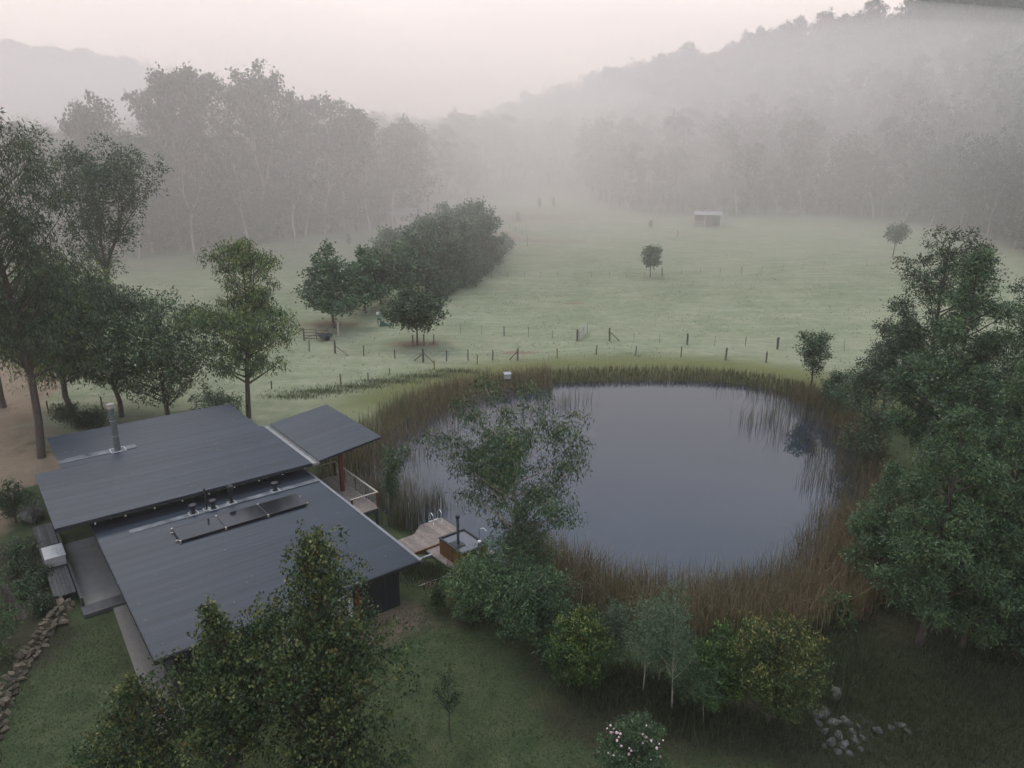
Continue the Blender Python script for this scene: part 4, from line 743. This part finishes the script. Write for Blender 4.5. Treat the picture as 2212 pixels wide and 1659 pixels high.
MB().box((-1.3, 8.9, .6), (.45, 9.7, .95)).build('frame', M_TIMBD, stp)
bw = thing('boardwalk', 'dark timber boardwalk between the garden bed and courtyard', 'boardwalk', (HA[0], HA[1], 0), HR)
for i in range(6):
    for a, b in ((10.9, 13.85), (13.9, 16.8), (16.85, 19.8)): MB().box((-2.25 + i * .155, a, 1.33), (-2.25 + i * .155 + .142, b, 1.37)).build('board', M_TIMBD, bw)
MB().box((-2.2, 11.0, .7), (-1.36, 19.7, 1.325)).build('frame', M_CLAD, bw)
MB().box((-1.29, 9.8, .7), (-1.18, 19.5, 1.52)).build('edge_beam', M_TIMBD, bw)
bx_ = thing('metal_box', 'pale metal utility box standing on the boardwalk', 'box', tuple(list(hw(-1.72, 14.8)) + [1.374]), HR)
MB().box((-.44, -.72, 0), (.44, .72, .5)).build('case', M_BOX, bx_, bevel=.015); MB().box((-.47, -.75, .5), (.15, .75, .54)).build('lid', M_BOX, bx_, bevel=.01); MB().box((.155, -.75, .5), (.47, .75, .535)).build('lid', M_BOX, bx_, bevel=.01)
# ------------------------------------------------------------------ deck
dk = thing('timber_deck', 'weathered railed timber deck over the reeds under the small roof', 'deck', (HA[0], HA[1], 0), HR)
for i in range(21):
    u = 11.25 + i * .146; g2 = (9.4, 12.4, 15.4) if i % 2 else (9.4, 13.2, 15.4)
    for a, b in zip(g2[:-1], g2[1:]): MB().box((u, a + .003, 1.46), (u + .138, b - .003, 1.50)).build('board', M_TIMB, dk)
MB().box((11.3, 9.45, 1.22), (14.25, 9.52, 1.455)).box((11.3, 15.3, 1.22), (14.25, 15.37, 1.455)).box((14.2, 9.52, 1.22), (14.27, 15.3, 1.455)).box((12.7, 9.52, 1.22), (12.78, 15.3, 1.455)).build('frame', M_TIMBD, dk)
for u, v in ((14.2, 9.6), (14.2, 15.2), (12.2, 9.6), (12.2, 15.2), (14.2, 12.4)): MB().box((u - .07, v - .07, -1.2), (u + .07, v + .07, 1.22)).build('pile', M_TIMBD, dk)
for u, v in ((14.25, 9.5), (14.25, 15.3), (12.6, 9.5)): MB().box((u - .05, v - .05, 1.5), (u + .05, v + .05, 2.47)).build('rail_post', M_REDT, dk, bevel=.006)
for v in (11.0, 12.4, 13.9): MB().box((14.23, v - .02, 1.5), (14.27, v + .02, 2.47)).build('rail_post', M_DARK, dk)
for a, b in (((14.25, 9.42), (14.25, 15.38)), ((14.18, 9.5), (12.5, 9.5)), ((14.18, 15.3), (11.7, 15.3))): MB().bar((*a, 2.5), (*b, 2.5), .11, .05).build('handrail', M_RAIL, dk, bevel=.006)
for z in (1.65, 1.8, 1.95, 2.1, 2.25, 2.38): MB().bar((14.25, 9.5, z), (14.25, 15.3, z), .008, .008).build('wire', M_STEEL, dk)
# ------------------------------------------------------------------ jetty and tub
jt = thing('jetty', 'weathered timber jetty with stepped platforms beside the pond', 'jetty', (HA[0], HA[1], 0), HR)
i = 0; u = 12.2
while u < 17.35:
    a, b = (5.0, 6.75) if u < 15.0 else (5.0, 6.75 + min(.75, (u - 15.0) * .9))
    MB().box((u, a, .56), (u + .138, b, .60)).build('board', M_TIMB, jt); u += .15
v = 2.3
while v < 4.9:
    MB().box((14.75, v, .46), (17.6, v + .138, .50)).build('board', M_TIMB, jt); v += .15
MB().box((12.2, 4.93, .36), (17.3, 4.99, .60)).build('edge_joist', M_TUBW, jt); MB().box((14.7, 2.24, .26), (17.6, 2.29, .5)).build('edge_joist', M_TIMBD, jt); MB().box((14.68, 2.3, .26), (14.74, 4.9, .5)).build('edge_joist', M_TIMBD, jt)
MB().box((12.3, 6.6, .4), (15.0, 6.68, .555)).box((15.1, 6.8, .4), (17.2, 6.88, .555)).box((14.8, 3.0, .3), (17.5, 3.08, .455)).box((14.8, 4.4, .3), (17.5, 4.48, .455)).build('bearer', M_TIMBD, jt)
for u, v in ((12.6, 5.2), (12.6, 6.5), (14.9, 5.2), (14.9, 6.5), (17.1, 5.2), (17.1, 7.2), (14.9, 2.5), (17.4, 2.5), (17.4, 4.7)): MB().tube([(u, v, -1.7), (u, v, .42)], [.09, .085], 8).build('pile', M_TIMBD, jt)
for u in (16.55, 17.15):
    MB().tube([(u, 7.0, .6), (u, 7.0, 1.05), (u, 7.06, 1.22), (u, 7.22, 1.3), (u, 7.4, 1.2), (u, 7.5, 1.0), (u, 7.56, -.6)], [.024] * 7, 8).build('ladder_rail', M_STEEL, jt, smooth=True)
MB().box((16.5, 7.42, .6), (17.2, 7.5, .63)).bar((16.55, 7.53, .3), (17.15, 7.53, .3), .05, .03).bar((16.55, 7.54, 0.02), (17.15, 7.54, .02), .05, .03).build('ladder_step', M_STEEL, jt)
MB().tube([(17.3, 3.4, .5), (17.3, 3.4, 1.5), (17.36, 3.36, 1.62), (17.5, 3.25, 1.66), (17.62, 3.15, 1.5)], [.02] * 5, 8).build('grab_rail', M_STEEL, jt, smooth=True)
MB().bar((13.4, 4.3, .5), (14.72, 4.3, .48), .12, .16).build('steel_beam', M_GUTTER, jt)
tb = thing('hot_tub', 'rectangular cedar hot tub with black rim and tall flue', 'hot tub', tuple(list(hw(16.0, 3.1)) + [.502]), HR)
k = 14
for i in range(k):
    a = -.8 + i * 1.6 / k; MB().box((a, -1.13, 0), (a + 1.6 / k - .008, -1.09, .9)).build('plank', M_TUBW, tb); MB().box((a, 1.09, 0), (a + 1.6 / k - .008, 1.13, .9)).build('plank', M_TUBW, tb)
for i in range(19):
    a = -1.085 + i * 2.17 / 19; MB().box((-.84, a, 0), (-.80, a + 2.17 / 19 - .008, .9)).build('plank', M_TUBW, tb); MB().box((.80, a, 0), (.84, a + 2.17 / 19 - .008, .9)).build('plank', M_TUBW, tb)
rm = MB(); rm.box((-.86, -1.15, .9), (.86, -1.0, .97)); rm.box((-.86, 1.0, .9), (.86, 1.15, .97)); rm.box((-.86, -1.0, .9), (-.74, 1.0, .97)); rm.box((.74, -1.0, .9), (.86, 1.0, .97)); rm.build('rim', M_DARK, tb, bevel=.015)
MB().box((-.74, -1.0, .05), (.74, 1.0, .9)).build('water', M_TUBC, tb)
tf = MB().tube([(-.35, -.05, .88), (-.35, -.05, 2.55)], [.075, .075], 12).build('flue', M_FLUE, tb); MB().tube([(-.35, -.05, 2.5), (-.35, -.05, 2.62)], [.12, .12], 12).build('cap', M_DARK, tf)
MB().box((-.7, -.4, .90), (-.1, .3, .94)).build('heater_lid', M_DARK, tb)
for u in (-.4, .4): MB().box((u - .03, -1.16, .0), (u + .03, -1.132, .9)).build('band', M_DARK, tb)
MB().tube([(.6, -.7, .97), (.6, -.7, 1.05)], [.12, .1], 10).build('lantern_float', M_WHITE, tb)
pl = thing('white_pole', 'thin white pole lying on the grass below the tub deck', 'pole', tuple(at(905, 1268)), 0)
q = at(972, 1245) - at(905, 1268); MB().tube([(0, 0, .06), tuple(q + [0, 0, .12])], [.022, .022], 8).build('shaft', M_WHITE, pl); MB().tube([tuple(q + [0, 0, .12]), tuple(q * 1.04 + [0, 0, .125])], [.03, .03], 8).build('end_cap', M_DARK, pl)

# ------------------------------------------------------------------ stones
def rock_mesh(seed, n=14, name='stone', m=M_STONE, flat=1.0):
    g = np.random.default_rng(seed); P = nrm(g.normal(size=(n, 3))) * g.uniform(.8, 1.1, (n, 1)) * [1, .8, .7 * flat]
    bm = bmesh.new(); [bm.verts.new(p) for p in P]; r = bmesh.ops.convex_hull(bm, input=bm.verts)
    bmesh.ops.delete(bm, geom=[e for e in r['geom_interior'] if isinstance(e, bmesh.types.BMVert)], context='VERTS')
    bmesh.ops.bevel(bm, geom=list(bm.edges), offset=.07, segments=1, affect='EDGES') if n > 20 else None
    me = bpy.data.meshes.new(name); bm.to_mesh(me); bm.free(); me.materials.append(m); return me
SM = [rock_mesh(400 + i) for i in range(8)]; RM = [rock_mesh(420 + i, 24, 'rock', M_ROCK) for i in range(7)]
path = np.array([at(px, py)[:2] for px, py in [(155, 1308), (118, 1362), (70, 1428), (35, 1490), (10, 1550), (-8, 1610), (-20, 1680)]])
sw = thing('stone_retaining_wall', 'rough sandstone retaining wall curving along the dark lawn', 'stone wall', (path[0][0], path[0][1], gz(*path[0])))
g = np.random.default_rng(9); s_ = np.r_[0, np.cumsum(np.hypot(*np.diff(path, axis=0).T))]; base = np.array(sw.location)
for row in range(3):
    d = .1 * row
    while d < s_[-1]:
        r = g.uniform(.15, .3); x = np.interp(d, s_, path[:, 0]); y = np.interp(d, s_, path[:, 1]); off = -.16 * row + g.normal(0, .06)
        z = gz(x, y) + .08 + row * .2
        o = link('stone', SM[g.integers(8)], sw, tuple(np.array([x + off, y + .35 * -off * .3, z]) - base)); o.rotation_euler = (g.normal(0, .3), g.normal(0, .3), g.random() * 6); o.scale = (r * 1.15, r, r * .8); d += r * 1.55
for i, (px, py, r, n) in enumerate([(1806, 1505, .38, 0), (1893, 1582, .24, 1), (1770, 1545, .3, 2), (1800, 1560, .28, 3), (1830, 1562, .26, 4), (1780, 1580, .26, 5), (1812, 1588, .22, 6), (1840, 1580, .2, 0), (1855, 1572, .16, 1), (1795, 1605, .22, 2), (1822, 1608, .24, 3), (1848, 1600, .2, 4), (1768, 1562, .2, 5), (1785, 1535, .2, 6), (1810, 1625, .2, 0), (1835, 1628, .18, 1), (1865, 1595, .16, 2), (1925, 1572, .2, 3), (1945, 1568, .22, 4), (1960, 1580, .18, 5), (1858, 1618, .14, 6), (1780, 1615, .15, 0), (1870, 1560, .14, 3), (1750, 1530, .16, 1)]):
    p = at(px, py); lb = 'upright pale boulder behind the rock pile' if i == 0 else 'egg shaped pale boulder set apart from the rock pile' if i == 1 else 'dark lichened stone half hidden in the grass beside the egg shaped boulder' if 17 <= i <= 19 else 'grey lichened stone in the heaped rock pile'
    o = tag(link('boulder' if i < 2 else 'rock', RM[n], None, tuple(p + [0, 0, r * (.3 if i < 2 else -.05)])), lb, 'rock', None if i < 2 else ('dark stones in the grass' if 17 <= i <= 19 else 'stones of the rock pile'))
    o.rotation_euler = (g.normal(0, .4), g.normal(0, .4), g.random() * 6); r *= 1.0 if i < 2 else 1.25; o.scale = (r, r * .9, r * (1.35 if i < 2 else .85))
p = at(72, 1125); o = tag(link('boulder', RM[2], None, tuple(p + [0, 0, .45])), 'large pale boulder in the garden bed near the roof corner', 'rock'); o.scale = (.7, 1.3, .8)

# ------------------------------------------------------------------ fences, gates, posts
PM = {}
def post_mesh(kind):
    if kind in PM: return PM[kind]
    g = np.random.default_rng(len(PM) + 3); b = MB()
    if kind == 'picket': b.bar((0, 0, -.25), (0, 0, 1.0), .045, .045); m = M_PICK
    elif kind == 'pale': b.tube([(0, 0, -.25), (.02, 0, .5), (.0, .01, 1.0)], [.10, .095, .09], 8); m = M_PALEP
    elif kind == 'yellow': b.tube([(0, 0, -.25), (.02, 0, .5), (.03, .01, 1.0)], [.13, .12, .10], 8); m = M_YELL
    else: b.tube([(0, 0, -.25), (.015, .01, .35), (-.015, .0, .7), (.02, .01, 1.0)], [.12, .11, .115, .10], 8); m = M_POST
    me = bpy.data.meshes.new('post'); me.from_pydata(b.v, [], b.f); me.materials.append(m); PM[kind] = me; return me
def fence(label, posts, wires=(.35, .65, .95), hdef=1.15, braces=()):
    P = [at(q[0], q[1]) for q in posts]; t = thing('wire_fence', label, 'fence', tuple(P[0])); b0 = P[0]; hs = []
    for p, q in zip(P, posts):
        kind = q[2] if len(q) > 2 else 'post'; h = q[3] if len(q) > 3 else hdef * rs.uniform(.93, 1.07); hs.append(h)
        o = link('post', post_mesh(kind), t, tuple(p - b0)); r = 1.0 if h > 1.3 and kind == 'post' else .6; o.scale = (r, r, h); o.rotation_euler = (rs.normal(0, .03), rs.normal(0, .03), rs.random() * 6)
    for z in wires:
        w_ = MB()
        for a, b, ha, hb in zip(P[:-1], P[1:], hs[:-1], hs[1:]): w_.bar(a - b0 + [0, 0, z * min(ha, 1.15)], b - b0 + [0, 0, z * min(hb, 1.15)], .008, .008)
        w_.build('wire', M_WIRE, t)
    for (x0, y0, z0), (x1, y1, z1) in braces: MB().tube([at(x0, y0) - b0 + [0, 0, z0], at(x1, y1) - b0 + [0, 0, z1]], [.06, .055], 6).build('brace', M_POST, t)
    return t
c5 = lambda x, y: (1061.8 + x * .28, 353.9 + y * .28)
c3 = lambda x, y: (531 + x * .28, 442.4 + y * .28)
c6 = lambda x, y: (1592.6 + x * .28, 353.9 + y * .28)
fence('weathered post and wire fence along the crest of the dam bank', [(*c3(1455, 1270), 'yellow', 1.0), (*c3(1785, 1230), 'yellow', 1.05), (*c3(1905, 1200),), (*c5(10, 1510),), (*c5(200, 1515), 'post', 1.35), (*c5(507, 1500), 'yellow', 1.15), (*c5(808, 1470), 'post', 1.1), (*c5(1113, 1478),), (*c5(1462, 1490),), (*c5(1805, 1515), 'post', 1.4), (*c5(2118, 1535),), (*c6(220, 1530), 'post', 1.2)], braces=[((c5(140, 1512) + (.05,)), (c5(200, 1515) + (1.0,)))])
fence('old wooden post fence between the yard corner and the braced corner post', [(*c3(320, 1105), 'post', 1.2), (*c3(490, 1130), 'post', 1.3), (*c3(690, 1145), 'post', 1.5), (*c3(910, 1165), 'post', 1.2), (*c3(1150, 1185), 'post', 1.0), (*c3(1370, 1215), 'post', 1.5), (*c3(1550, 1205), 'post', 1.2), (*c3(1715, 1200), 'post', 1.2)], braces=[((c3(1300, 1205) + (.05,)), (c3(1370, 1215) + (1.0,))), ((c3(1455, 1230) + (.1,)), (c3(1370, 1215) + (1.1,))), ((c3(690, 1145) + (.9,)), (c3(790, 1165) + (.05,)))])
fence('star picket fence crossing the near paddock', [(*c3(1450, 1075), 'post', 1.2), (*c3(1655, 993), 'picket'), (*c3(1820, 1003), 'picket'), (*c3(1993, 1010), 'post'), (*c3(2180, 1020), 'picket'), (*c5(285, 1338), 'picket'), (*c5(467, 1355), 'picket'), (*c5(660, 1368), 'post', 1.5)])
fence('picket fence running right from the paddock gateway', [(*c5(910, 1365), 'post', 1.6), (*c5(1098, 1378), 'picket'), (*c5(1296, 1385), 'picket'), (*c5(1510, 1395), 'post', 1.35), (*c5(1720, 1405), 'picket'), (*c5(1957, 1410), 'picket'), (*c5(2205, 1430), 'post', 1.4), (*c6(62, 1410), 'picket', 1.3), (*c6(310, 1430), 'post', 1.35), (*c6(825, 1445), 'picket', 1.4)], braces=[((c5(985, 1368) + (.05,)), (c5(910, 1365) + (1.1,)))])
fence('thin picket fence across the middle paddock by the lone tree', [(*c3(1780, 560), 'picket'), (*c3(1895, 565), 'picket')] + [(*c5(x, 882), 'picket') for x in (0, 125, 255, 380, 510, 640, 770, 908, 1038, 1177)] + [(*c5(1315, 868), 'post', 1.5), (*c5(1465, 858), 'picket'), (*c5(1610, 850), 'picket'), (*c5(1762, 848), 'picket'), (*c5(1930, 843), 'picket'), (*c6(33, 840), 'picket'), (*c6(188, 835), 'picket'), (*c6(347, 828), 'picket'), (*c6(503, 818), 'picket'), (*c6(667, 810), 'picket'), (*c6(995, 793), 'picket')], hdef=1.2)
fence('faint fence across the upper misty paddock', [(*c5(275, 640), 'post', 1.2), (*c5(430, 635), 'picket'), (*c5(530, 628), 'picket'), (*c5(627, 622), 'picket'), (*c5(727, 612), 'picket'), (*c5(823, 605), 'picket'), (*c5(930, 600), 'picket'), (*c5(1040, 590), 'picket'), (*c5(1155, 580), 'picket'), (*c5(1435, 562), 'post', 1.4)], hdef=1.25)
fence('row of white posts along the foot of the wooded slope', [(*c5(x, y), 'pale', 1.3) for x, y in [(835, 322), (862, 330), (880, 334), (925, 355), (943, 362), (1090, 390), (1155, 396), (1240, 400), (1455, 398)]] + [(*c6(x, y), 'pale', 1.4) for x, y in [(-60, 400), (130, 402), (205, 396), (237, 396), (340, 396), (433, 396), (548, 402), (790, 398), (985, 410), (1140, 465), (1195, 470), (1308, 512)]], wires=(.6, .95))
fence('white stake row beside the left misty trees', [(*c3(x, y), 'pale', 1.2) for x, y in [(163, 250), (285, 240), (390, 228), (480, 215), (585, 205), (640, 195)]], wires=(.6,))
fence('short post row from the paddock clump up the valley', [(*c5(x, y), 'post', 1.3) for x, y in [(240, 555), (275, 590), (185, 525), (140, 500), (112, 480)]], wires=(.9,))
fence('low post fence along the unmown grass strip', [(*c3(200, 1420), 'post', .8), (*c3(733, 1380), 'post', 1.0), (*c3(945, 1355), 'post', .8), (*c3(1110, 1310), 'yellow', .7)], wires=(.6, .95))
fence('wire mesh fence behind the charcoal roof', [(105, 892, 'post', 1.1), (145, 868, 'picket', 1.3), (222, 885, 'post', 1.2), (300, 880, 'picket', 1.2)], wires=(.15, .35, .55, .75, .95))
def gate(label, p0, p1, h, rails, m, name='gate'):
    a, b = at(*p0), at(*p1); t = thing(name, label, 'gate', tuple(a)); q = b - a; q2 = q + [0, 0, 0]
    for i in range(rails):
        z = .15 + (h - .15) * i / (rails - 1); MB().tube([(0, 0, z), tuple(q2 + [0, 0, z])], [.035, .035], 6).build('rail', m, t)
    for k in (0.0, .5, 1.0): MB().tube([tuple(q2 * k + [0, 0, .1]), tuple(q2 * k + [0, 0, h + .04])], [.04, .04], 6).build('upright', m, t)
    MB().tube([(0, 0, .15), tuple(q2 + [0, 0, h])], [.025, .025], 6).build('diagonal', m, t)
    return t
gate('open steel mesh gate swung into the near paddock', c5(675, 1366), c5(740, 1300), 1.2, 5, M_GUTTER)
gate('reddish pipe gate of the small timber yard', c3(455, 1038), c3(640, 1048), 1.25, 4, M_REDT)
gate('brown farm gate beside the open mesh gate', c5(120, 430 + 10), c5(205, 450), 1.1, 4, M_POST)
for x, y, h, lb in [(c3(715, 1010)[0], c3(715, 1010)[1], 1.7, 'pale tall yard post with cross rail'), (c3(450, 1045)[0], c3(450, 1045)[1], 1.5, 'stout mossy gatepost of the timber yard')]:
    p = at(x, y); t = thing('yard_post', lb, 'post', tuple(p)); MB().tube([(0, 0, -.2), (.02, 0, h)], [.13, .11], 8).build('shaft', M_PALEP if h > 1.6 else M_POST, t); MB().bar((-.02, 0, h - .15), (-1.6, -.6, h - .9), .09, .09).build('cross_rail', M_POST, t)
p = at(*c3(620, 1045)); t = thing('garden_cart', 'small dark cart parked against the yard gate', 'cart', tuple(p), .5)
MB().add([(-.7, -.35, .35), (.6, -.35, .35), (.6, .35, .35), (-.7, .35, .35), (-1.0, -.45, .8), (.8, -.45, .8), (.8, .45, .8), (-1.0, .45, .8)], [(3, 2, 1, 0), (0, 1, 5, 4), (1, 2, 6, 5), (2, 3, 7, 6), (3, 0, 4, 7)]).build('tray', M_FLUE, t)
for y in (-.42, .42): MB().tube([(.1, y - .04, .28), (.1, y + .04, .28)], [.28, .28], 14).build('wheel', M_DARK, t)
MB().bar((.7, .3, .7), (1.4, .3, .85), .04, .04).bar((.7, -.3, .7), (1.4, -.3, .85), .04, .04).build('handle', M_DARK, t)
p = at(*c3(1022, 935)); t = thing('trough_marker', 'white topped standpipe with a low green cover in the paddock', 'standpipe', tuple(p))
MB().tube([(0, 0, -.2), (0, 0, 1.5)], [.05, .05], 8).build('pipe', M_POST, t); MB().box((-.18, -.18, 1.5), (.18, .18, 1.85)).build('head', M_WHITE, t, bevel=.04); MB().add([(.2, -.4, 0), (1.8, -.4, 0), (1.8, .4, 0), (.2, .4, 0), (.3, 0, .7)], [(0, 1, 4), (1, 2, 4), (2, 3, 4), (3, 0, 4)]).build('cover', mat('green_tarp', (.02, .06, .035), .6), t)
for i, (x, y) in enumerate([(1290, 1095), (1375, 1090)]):
    p = at(*c3(x, y)); t = thing('guard_post', 'weathered guard post beside the round-headed tree', 'post', tuple(p), 0, 'tree guard posts'); MB().tube([(0, 0, -.2), (0, 0, 1.4)], [.1, .09], 8).build('shaft', M_POST, t); MB().bar((-.12, 0, 1.3), (.12, 0, 1.3), .05, .05).build('cleat', M_POST, t)
p = at(1096, 838); t = thing('nest_box', 'grey box on a short post in the rust brown reeds', 'box', tuple(p), .2)
MB().tube([(0, 0, -.6), (0, 0, 1.0)], [.06, .06], 8).build('post', M_POST, t); MB().box((-.3, -.25, 1.0), (.3, .25, 1.45)).build('case', M_BOX, t, bevel=.015); MB().add([(-.36, -.32, 1.46), (.36, -.32, 1.46), (.36, .32, 1.56), (-.36, .32, 1.56), (-.36, -.32, 1.49), (.36, -.32, 1.49), (.36, .32, 1.59), (-.36, .32, 1.59)], [(3, 2, 1, 0), (4, 5, 6, 7), (0, 1, 5, 4), (1, 2, 6, 5), (2, 3, 7, 6), (3, 0, 4, 7)]).build('lid', M_TIN, t)
for x, y, hh, lb in [(c5(205, 455)[0], c5(205, 455)[1], 2.4, 'slim dark conifer sapling in the upper paddock'), (c5(1228, 495)[0], c5(1228, 495)[1], 1.6, 'dark stump standing below the red shed'), (c5(480, 345)[0], c5(480, 345)[1], 3.0, 'thin misty sapling near the valley head'), (c5(372, 345)[0], c5(372, 345)[1], 3.0, 'pale misty sapling beside another at the valley head'), (c3(793, 310)[0], c3(793, 310)[1], 2.2, 'thin young tree in the left misty paddock')]:
    tree('sapling', lb, at(x, y), int(x), 'mono', hh, hh * .35, 350, .3, .15, 'broad', 'up', nb=12, t0=.1, env=lambda t: 1 - .6 * t, up=1.0, R=.2)
# ------------------------------------------------------------------ sheds and far houses
p = at(1527, 487); sh = thing('red_shed', 'small red field shed with pale sloping tin roof and open front', 'shed', tuple(p), math.radians(-14))
def sheet_roof(parent, x0, x1, y0, y1, z0, z1, n, m=M_TIN):
    r = MB().add([(x0, y0, z0 - .12), (x1, y0, z0 - .12), (x1, y1, z1 - .12), (x0, y1, z1 - .12), (x0, y0, z0 - .03), (x1, y0, z0 - .03), (x1, y1, z1 - .03), (x0, y1, z1 - .03)], [(3, 2, 1, 0), (4, 5, 6, 7), (0, 1, 5, 4), (1, 2, 6, 5), (2, 3, 7, 6), (3, 0, 4, 7)]).build('roof', M_POST, parent); s = (x1 - x0) / n
    for i in range(n): MB().add([(x0 + i * s, y0 - .1, z0), (x0 + (i + 1) * s - .02, y0 - .1, z0), (x0 + (i + 1) * s - .02, y1 + .1, z1), (x0 + i * s, y1 + .1, z1), (x0 + i * s, y0 - .1, z0 - .025), (x0 + (i + 1) * s - .02, y0 - .1, z0 - .025), (x0 + (i + 1) * s - .02, y1 + .1, z1 - .025), (x0 + i * s, y1 + .1, z1 - .025)], [(0, 1, 2, 3), (7, 6, 5, 4), (4, 5, 1, 0), (5, 6, 2, 1), (6, 7, 3, 2), (7, 4, 0, 3)]).build('roof_sheet', m, r)
    return r
sheet_roof(sh, -3.4, 3.6, -2.3, 2.3, 2.75, 3.3, 7)
MB().box((-3.2, -.4, -.5), (-3.1, 2.1, 2.7)).build('wall', M_REDW, sh); MB().box((-3.1, 2.0, -.5), (3.2, 2.1, 3.0)).build('wall', M_REDW, sh); MB().box((-.1, .2, -.5), (3.2, .3, 2.7)).build('wall', M_POST, sh)
for x, y in ((-3.15, -2.1), (-.6, -2.1), (3.15, -2.1), (3.15, 2.0)): MB().box((x - .09, y - .09, -.5), (x + .09, y + .09, 2.65)).build('post', M_PALEP, sh)
for z in (.35, .75, 1.1): MB().bar((-3.15, -2.12, z), (-.6, -2.12, z), .05, .14).build('rail', M_PALEP, sh)
dr = MB().box((1.4, .15, -.2), (2.4, .2, 2.1)).build('door', M_DARK, sh); MB().box((1.5, .1, .9), (1.56, .15, 1.1)).build('handle', M_PALEP, dr)
def cottage(label, p, rz, L, W, h, rise, m_w=M_WWALL):
    t = thing('cottage', label, 'house', tuple(p), rz); MB().box((-L / 2, -W / 2, -1), (L / 2, W / 2, h)).build('wall', m_w, t)
    n = int(L / .9)
    for s in (-1, 1):
        r = MB().add([(-L / 2 - .3, s * (W / 2 + .4), h - .1), (L / 2 + .3, s * (W / 2 + .4), h - .1), (L / 2 + .3, 0, h + rise), (-L / 2 - .3, 0, h + rise), (-L / 2 - .3, s * (W / 2 + .4), h - .2), (L / 2 + .3, s * (W / 2 + .4), h - .2), (L / 2 + .3, 0, h + rise - .1), (-L / 2 - .3, 0, h + rise - .1)], [(0, 1, 2, 3), (7, 6, 5, 4), (4, 5, 1, 0), (5, 6, 2, 1), (6, 7, 3, 2), (7, 4, 0, 3)]).build('roof', M_TIN, t)
        MB().bar((-L / 2 - .3, s * (W / 2 + .42), h - .16), (L / 2 + .3, s * (W / 2 + .42), h - .16), .1, .1).build('gutter', M_GUTTER, r)
    for x in (-L * .28, L * .2): wn = MB().box((x - .5, -W / 2 - .04, 1.0), (x + .5, -W / 2 - .005, 2.1)).build('window', M_GLASS, t); MB().box((x - .58, -W / 2 - .06, .9), (x + .58, -W / 2 - .003, .99)).build('sill', M_WHITE, wn)
    d_ = MB().box((-.45, -W / 2 - .04, 0), (.45, -W / 2 - .005, 2.05)).build('door', M_REDT, t); MB().box((.3, -W / 2 - .08, 1.0), (.36, -W / 2 - .045, 1.1)).build('handle', M_STEEL, d_)
    return t
cottage('white roofed cottage glimpsed behind the leaning gum', at(92, 700), .5, 13, 8, 2.7, 1.6)
cottage('faint tin roofed cottage behind the paddock clump', at(862, 484), -.2, 11, 7, 2.6, 1.4)
p = at(1505, 462); t = tree('blossom_tree', 'grey leafless-looking tree beside the red shed', p, 505, 'mono', ztop(p, 428), 6.0, 1600, .35, .2, 'bloom', 'round', nb=24, t0=.2, env=lambda t: math.sin(math.pi * min(1, .3 + t * .65)) ** .6, up=.5, R=.5)

g = np.random.default_rng(61); n = 420; u = g.uniform(-.2, 11.3, n); v = np.where(g.random(n) < .45, g.uniform(.3, 12, n), g.uniform(12.4, 26, n)); z = np.where(v < 12.1, ZL, ZU + .07) + .05
k = g.random(n) < np.where(v < 12.1, .5, .8); u, v, z = u[k], v[k], z[k]; n = len(u); a = g.random(n) * 6.28; P = np.c_[u, v, z]; e = np.c_[np.cos(a), np.sin(a), g.normal(0, .1, n)] * g.uniform(.03, .09, (n, 1)); f = np.c_[-np.sin(a), np.cos(a), g.normal(0, .2, n)] * .018
lit = link('fallen_leaves', quads_mesh('fallen_leaves', np.stack([P - e, P - f, P + e, P + f], 1).reshape(-1, 3), np.arange(n * 4).reshape(-1, 4), M_REED, np.repeat(np.array([(.2, .12, .06), (.3, .22, .13), (.12, .08, .05)])[g.integers(0, 3, n)], 4, 0)), None, (HA[0], HA[1], 0), (0, 0, HR)); tag(lit, 'dead gum leaves scattered over the charcoal roof', None, kind='stuff')
# ------------------------------------------------------------------ air
def vol_mat(name, dens_, col, an):
    m = bpy.data.materials.new(name); m.use_nodes = True; t = m.node_tree; t.nodes.clear(); o = N(t, 'ShaderNodeOutputMaterial'); v = N(t, 'ShaderNodeVolumePrincipled')
    v.inputs['Color'].default_value = col + (1,); v.inputs['Density'].default_value = dens_; v.inputs['Anisotropy'].default_value = an; t.links.new(v.outputs[0], o.inputs['Volume']); return m
hz = MB().box((-1490, -75, -3.2), (1490, 790, 118)); hz = hz.build('haze', vol_mat('haze_air', .0006, (.998, .95, .92), .4)); tag(hz, 'thin dawn haze filling the valley air', None, kind='stuff')
def mist_cloud(label, c, r, dens_, rz=0.0):
    bm = bmesh.new(); bmesh.ops.create_uvsphere(bm, u_segments=48, v_segments=32, radius=1); me = bpy.data.meshes.new('mist_bank'); bm.to_mesh(me); bm.free()
    for p in me.polygons: p.use_smooth = True
    me.materials.append(vol_mat('mist_air', dens_, (.998, .93, .89), .25)); o = link('mist_bank', me, None, c); o.scale = r; o.rotation_euler = (0, 0, rz); return tag(o, label, None, kind='stuff')
for c, r, dn, rz, lb in [((0, 380, 14), (520, 260, 62), .0014, 0, 'thin deep mist filling the whole valley'), ((0, 208, 15), (460, 106, 48), .0052, .2, 'broad bank of mist lying across the valley woods'),
                         ((-190, 178, 18), (250, 84, 46), .0044, .06, 'mist wrapped round the left line of gums'), ((110, 262, 32), (340, 95, 40), .0018, -.1, 'pale drift of mist along the wooded slope')]:
    mist_cloud(lb, c, r, dn, rz)
